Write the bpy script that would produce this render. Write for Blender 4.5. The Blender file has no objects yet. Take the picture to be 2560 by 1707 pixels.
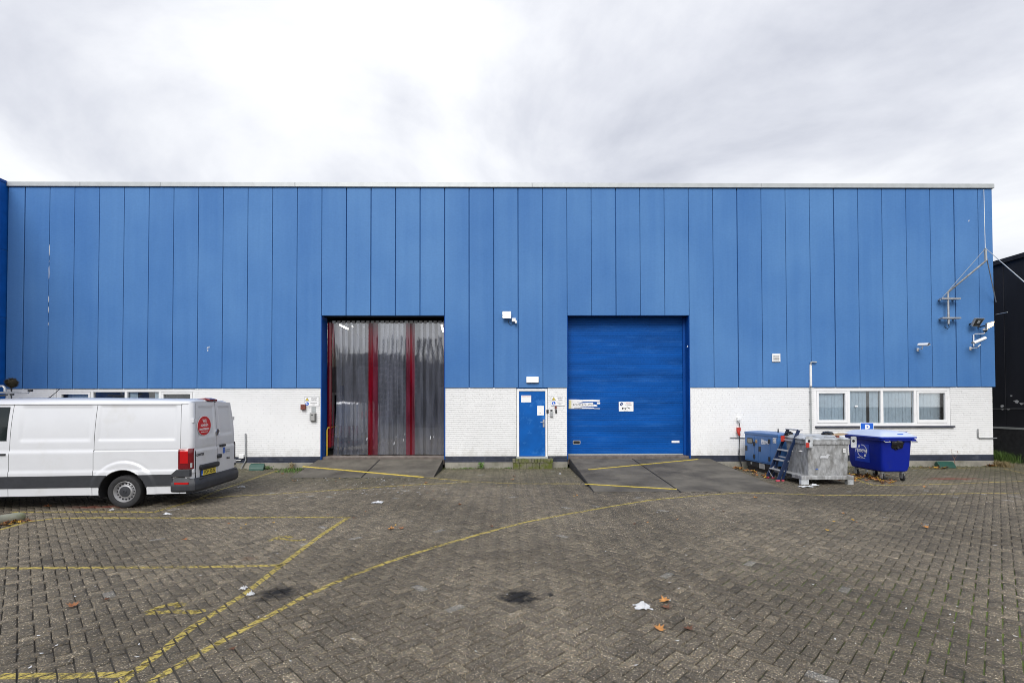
import bpy, bmesh, math, random
import numpy as np
from mathutils import Vector, Matrix
random.seed(7); rng = np.random.default_rng(7)
rad = math.radians
SC = bpy.context.scene
COL = SC.collection

# ------------------------------------------------------------------ camera
F, VC = 1222.0, 853.5 + 137.17
YAW, PITCH, ROLL = 0.0093626, 0.0174416, 0.0020978
def _m3(a): return Matrix(a)
_cy, _sy, _cp, _sp, _cr, _sr = math.cos(YAW), math.sin(YAW), math.cos(PITCH), math.sin(PITCH), math.cos(ROLL), math.sin(ROLL)
W2C = (Matrix(((_cr, 0, -_sr), (0, 1, 0), (_sr, 0, _cr))) @ Matrix(((1, 0, 0), (0, _cp, _sp), (0, -_sp, _cp)))
       @ Matrix(((_cy, -_sy, 0), (_sy, _cy, 0), (0, 0, 1))))
C2W = W2C.transposed()
CAM = Vector((0, 0, 2.0))
cd = bpy.data.cameras.new('camera'); cam = bpy.data.objects.new('camera', cd); COL.objects.link(cam)
cd.sensor_fit = 'HORIZONTAL'; cd.sensor_width = 36.0; cd.lens = F / 2560 * 36.0
cd.shift_y = 137.17 / 2560; cd.clip_end = 3000; cd.clip_start = 0.05
ax, ay, az = C2W @ Vector((1, 0, 0)), C2W @ Vector((0, 0, 1)), C2W @ Vector((0, -1, 0))
mw = Matrix.Identity(4)
for i in range(3):
    mw[i][0], mw[i][1], mw[i][2], mw[i][3] = ax[i], ay[i], az[i], CAM[i]
cam.matrix_world = mw
SC.camera = cam

# ------------------------------------------------------------------ sky, sun, exposure
SUN_EL, SUN_AZ = rad(42), rad(193)          # soft light from behind the camera, slightly from its left
w = bpy.data.worlds.new('World'); SC.world = w; w.use_nodes = True
nt = w.node_tree; nt.nodes.clear()
def N(t, **k):
    n = nt.nodes.new(t)
    for a, b in k.items(): setattr(n, a, b)
    return n
def L(a, b): nt.links.new(a, b)
tc = N('ShaderNodeTexCoord'); sep = N('ShaderNodeSeparateXYZ'); L(tc.outputs['Generated'], sep.inputs[0])
zab = N('ShaderNodeMath', operation='ABSOLUTE'); L(sep.outputs[2], zab.inputs[0])
zp = N('ShaderNodeMath', operation='ADD'); L(zab.outputs[0], zp.inputs[0]); zp.inputs[1].default_value = 0.30
dx = N('ShaderNodeMath', operation='DIVIDE'); L(sep.outputs[0], dx.inputs[0]); L(zp.outputs[0], dx.inputs[1])
dy = N('ShaderNodeMath', operation='DIVIDE'); L(sep.outputs[1], dy.inputs[0]); L(zp.outputs[0], dy.inputs[1])
sh = N('ShaderNodeMath', operation='ADD'); sh.inputs[1].default_value = .55; L(dx.outputs[0], sh.inputs[0])      # where the brighter gap in the cloud stands
cmb = N('ShaderNodeCombineXYZ'); L(sh.outputs[0], cmb.inputs[0]); L(dy.outputs[0], cmb.inputs[1])
cmb.inputs[2].default_value = .2
n1 = N('ShaderNodeTexNoise'); n1.inputs['Scale'].default_value = 1.25; n1.inputs['Detail'].default_value = 8
n1.inputs['Roughness'].default_value = .55; n1.inputs['Distortion'].default_value = .35; L(cmb.outputs[0], n1.inputs['Vector'])
n2 = N('ShaderNodeTexNoise'); n2.inputs['Scale'].default_value = .42; n2.inputs['Detail'].default_value = 3
L(cmb.outputs[0], n2.inputs['Vector'])
ma = N('ShaderNodeMath', operation='MULTIPLY'); L(n1.outputs[0], ma.inputs[0]); ma.inputs[1].default_value = .78
mb = N('ShaderNodeMath', operation='MULTIPLY_ADD'); L(n2.outputs[0], mb.inputs[0]); mb.inputs[1].default_value = .36; L(ma.outputs[0], mb.inputs[2])
rmp = N('ShaderNodeValToRGB'); L(mb.outputs[0], rmp.inputs[0])
e = rmp.color_ramp.elements
e[0].position = .42; e[0].color = (.47, .49, .56, 1)
e[1].position = .66; e[1].color = (.96, .96, .98, 1)
m_ = e.new(.52); m_.color = (.68, .695, .75, 1)
m_ = e.new(.59); m_.color = (.85, .86, .89, 1)
sky = N('ShaderNodeTexSky', sky_type='NISHITA'); sky.sun_disc = False
sky.sun_elevation = SUN_EL; sky.sun_rotation = SUN_AZ
up = N('ShaderNodeMapRange'); L(sep.outputs[2], up.inputs[0]); up.inputs[1].default_value = 0; up.inputs[2].default_value = 1
up.inputs[3].default_value = 5.8; up.inputs[4].default_value = 7.6        # an overcast sky brightens towards the zenith
scl = N('ShaderNodeVectorMath', operation='SCALE'); L(rmp.outputs[0], scl.inputs[0]); L(up.outputs[0], scl.inputs['Scale'])
mx = N('ShaderNodeMix', data_type='RGBA'); mx.inputs[0].default_value = .93; L(sky.outputs[0], mx.inputs[6]); L(scl.outputs[0], mx.inputs[7])
bg = N('ShaderNodeBackground'); bg.inputs[1].default_value = .1; L(mx.outputs[2], bg.inputs[0])
wo = N('ShaderNodeOutputWorld'); L(bg.outputs[0], wo.inputs[0])
sd = bpy.data.lights.new('sun', 'SUN'); sd.energy = 1.5; sd.angle = rad(35); sd.color = (1, .985, .965)
sun = bpy.data.objects.new('sun', sd); COL.objects.link(sun)
sdir = Vector((math.sin(SUN_AZ) * math.cos(SUN_EL), math.cos(SUN_AZ) * math.cos(SUN_EL), math.sin(SUN_EL)))
sun.rotation_euler = sdir.to_track_quat('Z', 'Y').to_euler(); sun.location = (0, 0, 40)
SC.view_settings.view_transform = 'Standard'; SC.view_settings.look = 'None'
SC.view_settings.exposure = 0.85; SC.view_settings.gamma = 1; SC.view_settings.use_curve_mapping = False
SC.cycles.transparent_max_bounces = 16; SC.cycles.filter_width = .95

# ------------------------------------------------------------------ placing helpers
YW = 15.57                                       # the facade plane
def ray(u, v): return C2W @ Vector(((u - 1280) / F, 1, -(v - VC) / F))
def P(u, v, y=YW):                               # the spot on the upright plane at depth y
    d = ray(u, v); t = y / d.y
    return CAM + d * t
def G(u, v, z=0.0):                              # the spot on the ground
    d = ray(u, v); t = (z - CAM.z) / d.z
    return CAM + d * t

# ------------------------------------------------------------------ materials
MATS = {}
def pm(name, col, rough=.6, metal=0., var=.12, scale=4., bump=0., bscale=60., coat=0., stretch=(1, 1, 1), dirt=None, dscale=3., damt=(.5, .7), spec=.5, coords='Position'):
    """painted / moulded surface: base colour with noise variation, optional dirt blotches and fine relief"""
    if name in MATS: return MATS[name]
    m = bpy.data.materials.new(name); m.use_nodes = True; t = m.node_tree; b = t.nodes['Principled BSDF']
    b.inputs['Roughness'].default_value = rough; b.inputs['Metallic'].default_value = metal
    b.inputs['Specular IOR Level'].default_value = spec
    if coat: b.inputs['Coat Weight'].default_value = coat; b.inputs['Coat Roughness'].default_value = .08
    if coords == 'Position': src = t.nodes.new('ShaderNodeNewGeometry').outputs['Position']
    else: src = t.nodes.new('ShaderNodeTexCoord').outputs['Object']
    mp = t.nodes.new('ShaderNodeMapping'); mp.inputs['Scale'].default_value = stretch; t.links.new(src, mp.inputs[0])
    n = t.nodes.new('ShaderNodeTexNoise'); n.inputs['Scale'].default_value = scale; n.inputs['Detail'].default_value = 5; t.links.new(mp.outputs[0], n.inputs['Vector'])
    r = t.nodes.new('ShaderNodeValToRGB'); t.links.new(n.outputs[0], r.inputs[0])
    r.color_ramp.elements[0].position = .3; r.color_ramp.elements[1].position = .7
    r.color_ramp.elements[0].color = tuple(c * (1 - var) for c in col) + (1,)
    r.color_ramp.elements[1].color = tuple(min(1, c * (1 + var)) for c in col) + (1,)
    out = r.outputs[0]
    if dirt:
        n3 = t.nodes.new('ShaderNodeTexNoise'); n3.inputs['Scale'].default_value = dscale; n3.inputs['Detail'].default_value = 8; n3.inputs['Roughness'].default_value = .65
        t.links.new(mp.outputs[0], n3.inputs['Vector'])
        mr = t.nodes.new('ShaderNodeMapRange'); mr.inputs[1].default_value = damt[0]; mr.inputs[2].default_value = damt[1]; t.links.new(n3.outputs[0], mr.inputs[0])
        mi = t.nodes.new('ShaderNodeMix'); mi.data_type = 'RGBA'; t.links.new(mr.outputs[0], mi.inputs[0]); t.links.new(out, mi.inputs[6]); mi.inputs[7].default_value = tuple(dirt) + (1,)
        out = mi.outputs[2]
    t.links.new(out, b.inputs['Base Color'])
    if bump:
        nb = t.nodes.new('ShaderNodeTexNoise'); nb.inputs['Scale'].default_value = bscale; nb.inputs['Detail'].default_value = 4; t.links.new(mp.outputs[0], nb.inputs['Vector'])
        bp = t.nodes.new('ShaderNodeBump'); bp.inputs['Strength'].default_value = bump; bp.inputs['Distance'].default_value = .01; t.links.new(nb.outputs[0], bp.inputs['Height']); t.links.new(bp.outputs[0], b.inputs['Normal'])
    MATS[name] = m; return m
def emit(name, col, s):
    m = bpy.data.materials.new(name); m.use_nodes = True; b = m.node_tree.nodes['Principled BSDF']
    b.inputs['Base Color'].default_value = (.8, .8, .8, 1); b.inputs['Emission Color'].default_value = tuple(col) + (1,); b.inputs['Emission Strength'].default_value = s
    return m
def clear(name, tint, haze, hazecol, ior=1.5, rough=.03, k=1.0):
    """see-through sheet: tinted transparency, fresnel gloss and a little milky scatter"""
    m = bpy.data.materials.new(name); m.use_nodes = True; t = m.node_tree; t.nodes.clear()
    tr = t.nodes.new('ShaderNodeBsdfTransparent'); tr.inputs[0].default_value = tuple(tint) + (1,)
    di = t.nodes.new('ShaderNodeBsdfDiffuse'); di.inputs[0].default_value = tuple(hazecol) + (1,)
    m1 = t.nodes.new('ShaderNodeMixShader'); t.links.new(tr.outputs[0], m1.inputs[1]); t.links.new(di.outputs[0], m1.inputs[2])
    g = t.nodes.new('ShaderNodeNewGeometry')
    mp = t.nodes.new('ShaderNodeMapping'); mp.inputs['Scale'].default_value = (6, 6, .7); t.links.new(g.outputs['Position'], mp.inputs[0])
    n = t.nodes.new('ShaderNodeTexNoise'); n.inputs['Scale'].default_value = 1.2; n.inputs['Detail'].default_value = 6; t.links.new(mp.outputs[0], n.inputs['Vector'])
    mr = t.nodes.new('ShaderNodeMapRange'); mr.inputs[1].default_value = .3; mr.inputs[2].default_value = .75; mr.inputs[3].default_value = haze * .5; mr.inputs[4].default_value = haze * 1.6
    t.links.new(n.outputs[0], mr.inputs[0]); t.links.new(mr.outputs[0], m1.inputs[0])
    gl = t.nodes.new('ShaderNodeBsdfGlossy'); gl.inputs['Roughness'].default_value = rough; gl.inputs[0].default_value = (1, 1, 1, 1)
    fr = t.nodes.new('ShaderNodeFresnel'); fr.inputs[0].default_value = ior
    fm = t.nodes.new('ShaderNodeMath'); fm.operation = 'MULTIPLY'; fm.inputs[1].default_value = k; t.links.new(fr.outputs[0], fm.inputs[0])
    m2 = t.nodes.new('ShaderNodeMixShader'); t.links.new(fm.outputs[0], m2.inputs[0]); t.links.new(m1.outputs[0], m2.inputs[1]); t.links.new(gl.outputs[0], m2.inputs[2])
    o = t.nodes.new('ShaderNodeOutputMaterial'); t.links.new(m2.outputs[0], o.inputs[0])
    return m

def panel_mat():
    m = bpy.data.materials.new('blue_panel'); m.use_nodes = True; t = m.node_tree; b = t.nodes['Principled BSDF']
    b.inputs['Roughness'].default_value = .6; b.inputs['Specular IOR Level'].default_value = .15
    g = t.nodes.new('ShaderNodeNewGeometry'); oi = t.nodes.new('ShaderNodeObjectInfo')
    mp = t.nodes.new('ShaderNodeMapping'); mp.inputs['Scale'].default_value = (3.2, 1, .16); t.links.new(g.outputs['Position'], mp.inputs[0])
    n = t.nodes.new('ShaderNodeTexNoise'); n.inputs['Scale'].default_value = 1.3; n.inputs['Detail'].default_value = 7; n.inputs['Roughness'].default_value = .6; t.links.new(mp.outputs[0], n.inputs['Vector'])
    n2 = t.nodes.new('ShaderNodeTexNoise'); n2.inputs['Scale'].default_value = .35; n2.inputs['Detail'].default_value = 3; t.links.new(g.outputs['Position'], n2.inputs['Vector'])
    ad = t.nodes.new('ShaderNodeMath'); ad.operation = 'MULTIPLY_ADD'; t.links.new(n.outputs[0], ad.inputs[0]); ad.inputs[1].default_value = .42; t.links.new(n2.outputs[0], ad.inputs[2])
    a2 = t.nodes.new('ShaderNodeMath'); a2.operation = 'MULTIPLY_ADD'; t.links.new(oi.outputs['Random'], a2.inputs[0]); a2.inputs[1].default_value = .14; t.links.new(ad.outputs[0], a2.inputs[2])
    r = t.nodes.new('ShaderNodeValToRGB'); t.links.new(a2.outputs[0], r.inputs[0])
    r.color_ramp.elements[0].position = .50; r.color_ramp.elements[0].color = (.052, .155, .385, 1)
    r.color_ramp.elements[1].position = .98; r.color_ramp.elements[1].color = (.086, .212, .450, 1)
    # fine embossed grain of the coated sheet
    wv = t.nodes.new('ShaderNodeTexNoise'); mp2 = t.nodes.new('ShaderNodeMapping'); mp2.inputs['Scale'].default_value = (14, 14, 60); t.links.new(g.outputs['Position'], mp2.inputs[0])
    wv.inputs['Scale'].default_value = 1.0; wv.inputs['Detail'].default_value = 3; t.links.new(mp2.outputs[0], wv.inputs['Vector'])
    mr = t.nodes.new('ShaderNodeMapRange'); mr.inputs[1].default_value = .3; mr.inputs[2].default_value = .7; mr.inputs[3].default_value = .95; mr.inputs[4].default_value = 1.04; t.links.new(wv.outputs[0], mr.inputs[0])
    mu = t.nodes.new('ShaderNodeVectorMath'); mu.operation = 'SCALE'; t.links.new(r.outputs[0], mu.inputs[0]); t.links.new(mr.outputs[0], mu.inputs['Scale'])
    t.links.new(mu.outputs[0], b.inputs['Base Color'])
    bp = t.nodes.new('ShaderNodeBump'); bp.inputs['Strength'].default_value = .25; bp.inputs['Distance'].default_value = .004; t.links.new(wv.outputs[0], bp.inputs['Height']); t.links.new(bp.outputs[0], b.inputs['Normal'])
    return m
M_PANEL = panel_mat()
M_JOINT = pm('joint_dark', (.012, .09, .28), .8)
M_WHITE = pm('white_paint_brick', (.82, .82, .815), .6, var=.02, scale=1.2, bump=.12, bscale=45, dirt=(.60, .58, .53), dscale=1.1, damt=(.66, .92))
def splash(m, z0, z1, col):
    t = m.node_tree; b = t.nodes['Principled BSDF']; src = b.inputs['Base Color'].links[0].from_socket
    g = t.nodes.new('ShaderNodeNewGeometry'); sx = t.nodes.new('ShaderNodeSeparateXYZ'); t.links.new(g.outputs['Position'], sx.inputs[0])
    mr = t.nodes.new('ShaderNodeMapRange'); mr.inputs[1].default_value = z0; mr.inputs[2].default_value = z1; mr.inputs[3].default_value = .62; mr.inputs[4].default_value = .30; t.links.new(sx.outputs[2], mr.inputs[0])
    n = t.nodes.new('ShaderNodeTexNoise'); n.inputs['Scale'].default_value = 5; n.inputs['Detail'].default_value = 8; n.inputs['Roughness'].default_value = .7; t.links.new(g.outputs['Position'], n.inputs['Vector'])
    ad = t.nodes.new('ShaderNodeMath'); ad.operation = 'ADD'; t.links.new(mr.outputs[0], ad.inputs[0]); t.links.new(n.outputs[0], ad.inputs[1])
    m2 = t.nodes.new('ShaderNodeMapRange'); m2.inputs[1].default_value = .98; m2.inputs[2].default_value = 1.4; m2.inputs[4].default_value = .7; t.links.new(ad.outputs[0], m2.inputs[0])
    mi = t.nodes.new('ShaderNodeMix'); mi.data_type = 'RGBA'; t.links.new(m2.outputs[0], mi.inputs[0]); t.links.new(src, mi.inputs[6]); mi.inputs[7].default_value = tuple(col) + (1,)
    t.links.new(mi.outputs[2], b.inputs['Base Color'])
splash(M_WHITE, .37, 1.0, (.42, .40, .35))
M_MORTAR = pm('mortar_paint', (.66, .66, .66), .85, var=.1)
M_PLINTH = pm('plinth_paint', (.028, .034, .055), .55, var=.35, scale=3, bump=.3, bscale=30, dirt=(.10, .11, .13), dscale=2.5, damt=(.55, .75))
M_CONC = pm('concrete', (.25, .235, .20), .85, var=.25, scale=3, bump=.5, bscale=40, dirt=(.09, .09, .055), dscale=2, damt=(.5, .75))
M_ALU = pm('aluminium_trim', (.43, .45, .45), .45, .3, var=.08)
M_GREY = pm('galvanised', (.42, .43, .44), .45, .6, var=.2, scale=14)
M_WPLAST = pm('white_plastic', (.78, .78, .77), .35, var=.03)
M_WFRAME = pm('white_frame', (.80, .80, .80), .4, var=.03, dirt=(.6, .58, .52), dscale=3, damt=(.6, .9))
M_DBLUE = pm('deep_blue', (.002, .055, .26), .5, spec=.2, var=.15, scale=2)
M_DOOR = pm('door_blue', (.002, .090, .36), .45, spec=.2, var=.16, scale=2.2, dirt=(.05, .21, .55), dscale=3, damt=(.55, .75))
M_SLAT = pm('roller_blue', (.001, .070, .305), .5, var=.22, scale=1.3, stretch=(.35, 1, 2.5), spec=.15, dirt=(.02, .12, .40), dscale=2.2, damt=(.52, .8))
M_BLACK = pm('black_plastic', (.016, .017, .02), .5, var=.2)
M_DARK = pm('dark_void', (.012, .012, .014), .9)
M_STEEL = pm('sill_steel', (.14, .115, .10), .6, .2, var=.3, scale=6)
M_RED = pm('red_enamel', (.42, .03, .02), .4, var=.2)
M_RUSTRED = pm('brown_red', (.17, .045, .03), .6, var=.4, scale=30)
M_YEL = pm('yellow_enamel', (.62, .40, .04), .45, var=.12)
M_GREYBOX = pm('grey_box', (.33, .33, .32), .5, var=.1)
M_PAPER = pm('paper', (.80, .80, .80), .7, var=.03)
M_INK = pm('ink', (.03, .03, .035), .7)
M_INKG = pm('ink_grey', (.30, .31, .33), .7)
M_INKR = pm('ink_red', (.55, .06, .08), .6)
M_SBLUE = pm('sign_blue', (.01, .11, .55), .35, var=.03)
M_SYEL = pm('sign_yellow', (.75, .58, .05), .5, var=.05)
M_GLASS = clear('window_glass', (.93, .96, .97), .02, (.5, .5, .5), 1.5, .01, 1.3)
M_BLIND = pm('blind_fabric', (.64, .73, .82), .8, var=.06, scale=8)
M_TUBE = emit('tube_light', (1, .93, .80), 22)
M_FLOOD = emit('flood_lens', (1, 1, .98), 22)
M_FLOODW = emit('flood_lens_warm', (1, .66, .26), 1.7)
M_BULK = emit('bulkhead_lens', (1, .97, .88), .75)
M_TYRE = pm('tyre_rubber', (.018, .018, .02), .8, var=.2, scale=20, bump=.3, bscale=80, coords='Object')
M_VAN = pm('van_white', (.62, .63, .655), .28, var=.015, coat=.6, dirt=(.50, .49, .46), dscale=1.3, damt=(.55, .9))
M_VBLK = pm('van_black_trim', (.028, .030, .036), .55, var=.15, scale=12)
M_VGLASS = pm('van_dark_glass', (.012, .018, .018), .05)
M_LENS = pm('tail_lens', (.42, .004, .006), .12, var=.1, coat=.5)
M_LENSD = pm('tail_lens_dark', (.14, .004, .008), .12, coat=.5)
M_CHROME = pm('chrome', (.5, .5, .52), .2, .9)
M_RIM = pm('wheel_rim', (.36, .36, .37), .4, .5, var=.15, scale=20)
M_GEN = pm('generator_blue', (.052, .15, .37), .4, var=.07, scale=2, dirt=(.04, .115, .29), dscale=2, damt=(.5, .9))
M_ZINC = pm('weathered_zinc', (.34, .345, .35), .65, .2, var=.30, scale=14, bump=.35, bscale=25, dirt=(.13, .125, .115), dscale=6, damt=(.46, .7), stretch=(1, 1, .5))
M_ZINCP = pm('zinc_pale', (.50, .52, .54), .6, .2, var=.25, scale=7, dirt=(.2, .2, .19), dscale=5, damt=(.45, .7))
M_LADB = pm('ladder_blue', (.005, .016, .055), .4, var=.1)
M_LADS = pm('ladder_tread', (.50, .50, .51), .4, .5, var=.1)
M_PINK = pm('rubber_pink', (.45, .06, .09), .6)
M_BIN = pm('bin_blue', (.001, .012, .235), .5, var=.12, scale=1.6, spec=.25, dirt=(.012, .022, .17), dscale=5, damt=(.55, .8))
M_BINL = pm('bin_decal_blue', (.003, .035, .40), .35, var=.03)
M_LID = pm('bin_lid', (.47, .53, .68), .45, var=.05, scale=2)
M_GREEN = pm('bait_green', (.010, .062, .045), .4, var=.1)
M_BAG = pm('bag_black', (.010, .010, .011), .22, var=.3)
M_KRAFT = pm('cardboard', (.36, .25, .14), .8, var=.15)
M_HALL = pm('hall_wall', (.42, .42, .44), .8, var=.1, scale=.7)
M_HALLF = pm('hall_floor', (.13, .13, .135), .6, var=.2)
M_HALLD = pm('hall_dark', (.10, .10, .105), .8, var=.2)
M_BCLAD = pm('black_cladding', (.016, .017, .023), .6, var=.3, scale=2, stretch=(1, 1, .2))
M_BBRICK = pm('black_brick', (.028, .028, .032), .7, var=.3, scale=8, bump=.3, bscale=40)
M_LEAFB = [pm('leaf_brown', (.24, .095, .035), .7, var=.3, scale=30), pm('leaf_ochre', (.42, .19, .05), .7, var=.3, scale=30), pm('leaf_yellow', (.55, .33, .04), .7, var=.3, scale=30), pm('leaf_dark', (.11, .045, .022), .7, var=.3, scale=30)]
M_GRASS = pm('grass_green', (.07, .13, .022), .7, var=.35, scale=20)
M_WEED = pm('weed_green', (.09, .17, .03), .7, var=.35, scale=20)
M_MOSSG = pm('moss_green', (.075, .085, .022), .9, var=.45, scale=9)
M_DRY = pm('dry_grass', (.22, .17, .08), .8, var=.3, scale=20)
M_BARK = pm('bark', (.06, .045, .032), .9, var=.3)
M_TREEL = [pm('tree_leaf_a', (.045, .05, .022), .7, var=.3), pm('tree_leaf_b', (.075, .06, .025), .7, var=.3)]
M_MOSS = pm('mossy_step', (.15, .14, .10), .9, var=.3, scale=6, bump=.6, bscale=30, dirt=(.085, .10, .014), dscale=3.2, damt=(.42, .56))
M_LOG = pm('kerb_stone', (.20, .205, .165), .85, var=.2, scale=6, bump=.5, bscale=50, dirt=(.11, .13, .05), dscale=4, damt=(.45, .7))
M_LITTER = pm('litter_white', (.52, .53, .55), .6, var=.06)
M_RAMP = pm('ramp_concrete', (.112, .100, .080), .8, var=.3, scale=1.6, bump=.4, bscale=50, dirt=(.052, .045, .036), dscale=1.1, damt=(.44, .66))
M_RAMPJ = pm('ramp_joint', (.013, .013, .015), .8)

def ground_mix(t, basecol_socket, strength=1.):
    """wear that belongs to the paving: oil patches, worn reddish paint, a damp darker corner; by place"""
    g = t.nodes.new('ShaderNodeNewGeometry')
    def blob(c, rx, ry, col, amt, sc=5., out=None, rag=1.3):
        mp = t.nodes.new('ShaderNodeMapping'); mp.inputs['Location'].default_value = (-c[0] / rx, -c[1] / ry, 0); mp.inputs['Scale'].default_value = (1 / rx, 1 / ry, 0)
        t.links.new(g.outputs['Position'], mp.inputs[0])
        ln = t.nodes.new('ShaderNodeVectorMath'); ln.operation = 'LENGTH'; t.links.new(mp.outputs[0], ln.inputs[0])
        n = t.nodes.new('ShaderNodeTexNoise'); n.inputs['Scale'].default_value = sc; n.inputs['Detail'].default_value = 6; t.links.new(g.outputs['Position'], n.inputs['Vector'])
        s = t.nodes.new('ShaderNodeMath'); s.operation = 'MULTIPLY_ADD'; t.links.new(n.outputs[0], s.inputs[0]); s.inputs[1].default_value = 2.2; t.links.new(ln.outputs['Value'], s.inputs[2])
        mr = t.nodes.new('ShaderNodeMapRange'); mr.inputs[1].default_value = 2.15; mr.inputs[2].default_value = 1.45; mr.inputs[3].default_value = 0; mr.inputs[4].default_value = amt; t.links.new(s.outputs[0], mr.inputs[0])
        mi = t.nodes.new('ShaderNodeMix'); mi.data_type = 'RGBA'; t.links.new(mr.outputs[0], mi.inputs[0]); t.links.new(out, mi.inputs[6]); mi.inputs[7].default_value = tuple(col) + (1,)
        return mi.outputs[2]
    o = basecol_socket
    a = G(690, 1482); o = blob(a, .23, .23, (.008, .008, .009), .97, 7, o)
    a = G(1298, 1490); o = blob(a, .24, .24, (.008, .008, .009), .97, 7, o)
    a = G(1375, 1482); o = blob(a, .05, .06, (.02, .02, .02), .9, 9, o)
    a = G(2380, 1196); o = blob(a, .95, .22, (.20, .055, .04), .8, 4, o)
    a = G(240, 1267); o = blob(a, .7, .14, (.17, .045, .03), .8, 5, o)
    a = G(620, 1395); o = blob(a, .12, .12, (.13, .08, .05), .5, 6, o)
    return o

def paver_mat():
    m = bpy.data.materials.new('paver'); m.use_nodes = True; t = m.node_tree; b = t.nodes['Principled BSDF']
    b.inputs['Roughness'].default_value = .8; b.inputs['Specular IOR Level'].default_value = .22
    g = t.nodes.new('ShaderNodeNewGeometry'); at = t.nodes.new('ShaderNodeAttribute'); at.attribute_name = 'tint'
    base = t.nodes.new('ShaderNodeValToRGB'); t.links.new(at.outputs['Fac'], base.inputs[0])
    els = base.color_ramp.elements; els[0].position = 0; els[0].color = (.073, .066, .056, 1); els[1].position = .93; els[1].color = (.188, .165, .130, 1)
    q = els.new(.5); q.color = (.124, .110, .090, 1); q = els.new(.96); q.color = (.18, .175, .165, 1)
    # large worn zones
    nz = t.nodes.new('ShaderNodeTexNoise'); nz.inputs['Scale'].default_value = .33; nz.inputs['Detail'].default_value = 4; t.links.new(g.outputs['Position'], nz.inputs['Vector'])
    mz = t.nodes.new('ShaderNodeMapRange'); mz.inputs[1].default_value = .35; mz.inputs[2].default_value = .68; mz.inputs[3].default_value = .72; mz.inputs[4].default_value = 1.25; t.links.new(nz.outputs[0], mz.inputs[0])
    s1 = t.nodes.new('ShaderNodeVectorMath'); s1.operation = 'SCALE'; t.links.new(base.outputs[0], s1.inputs[0]); t.links.new(mz.outputs[0], s1.inputs['Scale'])
    # exposed aggregate: pale, ochre and dark specks
    v = t.nodes.new('ShaderNodeTexVoronoi'); v.inputs['Scale'].default_value = 130; t.links.new(g.outputs['Position'], v.inputs['Vector'])
    sp = t.nodes.new('ShaderNodeSeparateColor'); t.links.new(v.outputs['Color'], sp.inputs[0])
    sr = t.nodes.new('ShaderNodeValToRGB'); t.links.new(sp.outputs[0], sr.inputs[0]); sr.color_ramp.interpolation = 'CONSTANT'
    ee = sr.color_ramp.elements; ee[0].position = 0; ee[0].color = (.55, .55, .56, 1); ee[1].position = .25; ee[1].color = (.9, .89, .87, 1)
    for p_, c_ in ((.60, (1.2, 1.1, .92)), (.78, (.72, .72, .73)), (.87, (1.85, 1.75, 1.58)), (.95, (3.0, 2.9, 2.7)), (.988, (4.6, 4.5, 4.3))):
        q = ee.new(p_); q.color = tuple(c_) + (1,)
    mu = t.nodes.new('ShaderNodeVectorMath'); mu.operation = 'MULTIPLY'; t.links.new(s1.outputs[0], mu.inputs[0]); t.links.new(sr.outputs[0], mu.inputs[1])
    out = ground_mix(t, mu.outputs[0])
    # green film close to the building foot
    sx = t.nodes.new('ShaderNodeSeparateXYZ'); t.links.new(g.outputs['Position'], sx.inputs[0])
    mg = t.nodes.new('ShaderNodeMapRange'); mg.inputs[1].default_value = 11.5; mg.inputs[2].default_value = 15.5; mg.inputs[3].default_value = 0; mg.inputs[4].default_value = .55; t.links.new(sx.outputs[1], mg.inputs[0])
    ng = t.nodes.new('ShaderNodeTexNoise'); ng.inputs['Scale'].default_value = 2.2; ng.inputs['Detail'].default_value = 6; t.links.new(g.outputs['Position'], ng.inputs['Vector'])
    mm = t.nodes.new('ShaderNodeMath'); mm.operation = 'MULTIPLY'; t.links.new(mg.outputs[0], mm.inputs[0]); t.links.new(ng.outputs[0], mm.inputs[1])
    mi = t.nodes.new('ShaderNodeMix'); mi.data_type = 'RGBA'; t.links.new(mm.outputs[0], mi.inputs[0]); t.links.new(out, mi.inputs[6]); mi.inputs[7].default_value = (.075, .085, .03, 1)
    t.links.new(mi.outputs[2], b.inputs['Base Color'])
    bp = t.nodes.new('ShaderNodeBump'); bp.inputs['Strength'].default_value = .55; bp.inputs['Distance'].default_value = .004; t.links.new(v.outputs['Distance'], bp.inputs['Height']); t.links.new(bp.outputs[0], b.inputs['Normal'])
    return m
M_PAVER = paver_mat()
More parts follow.
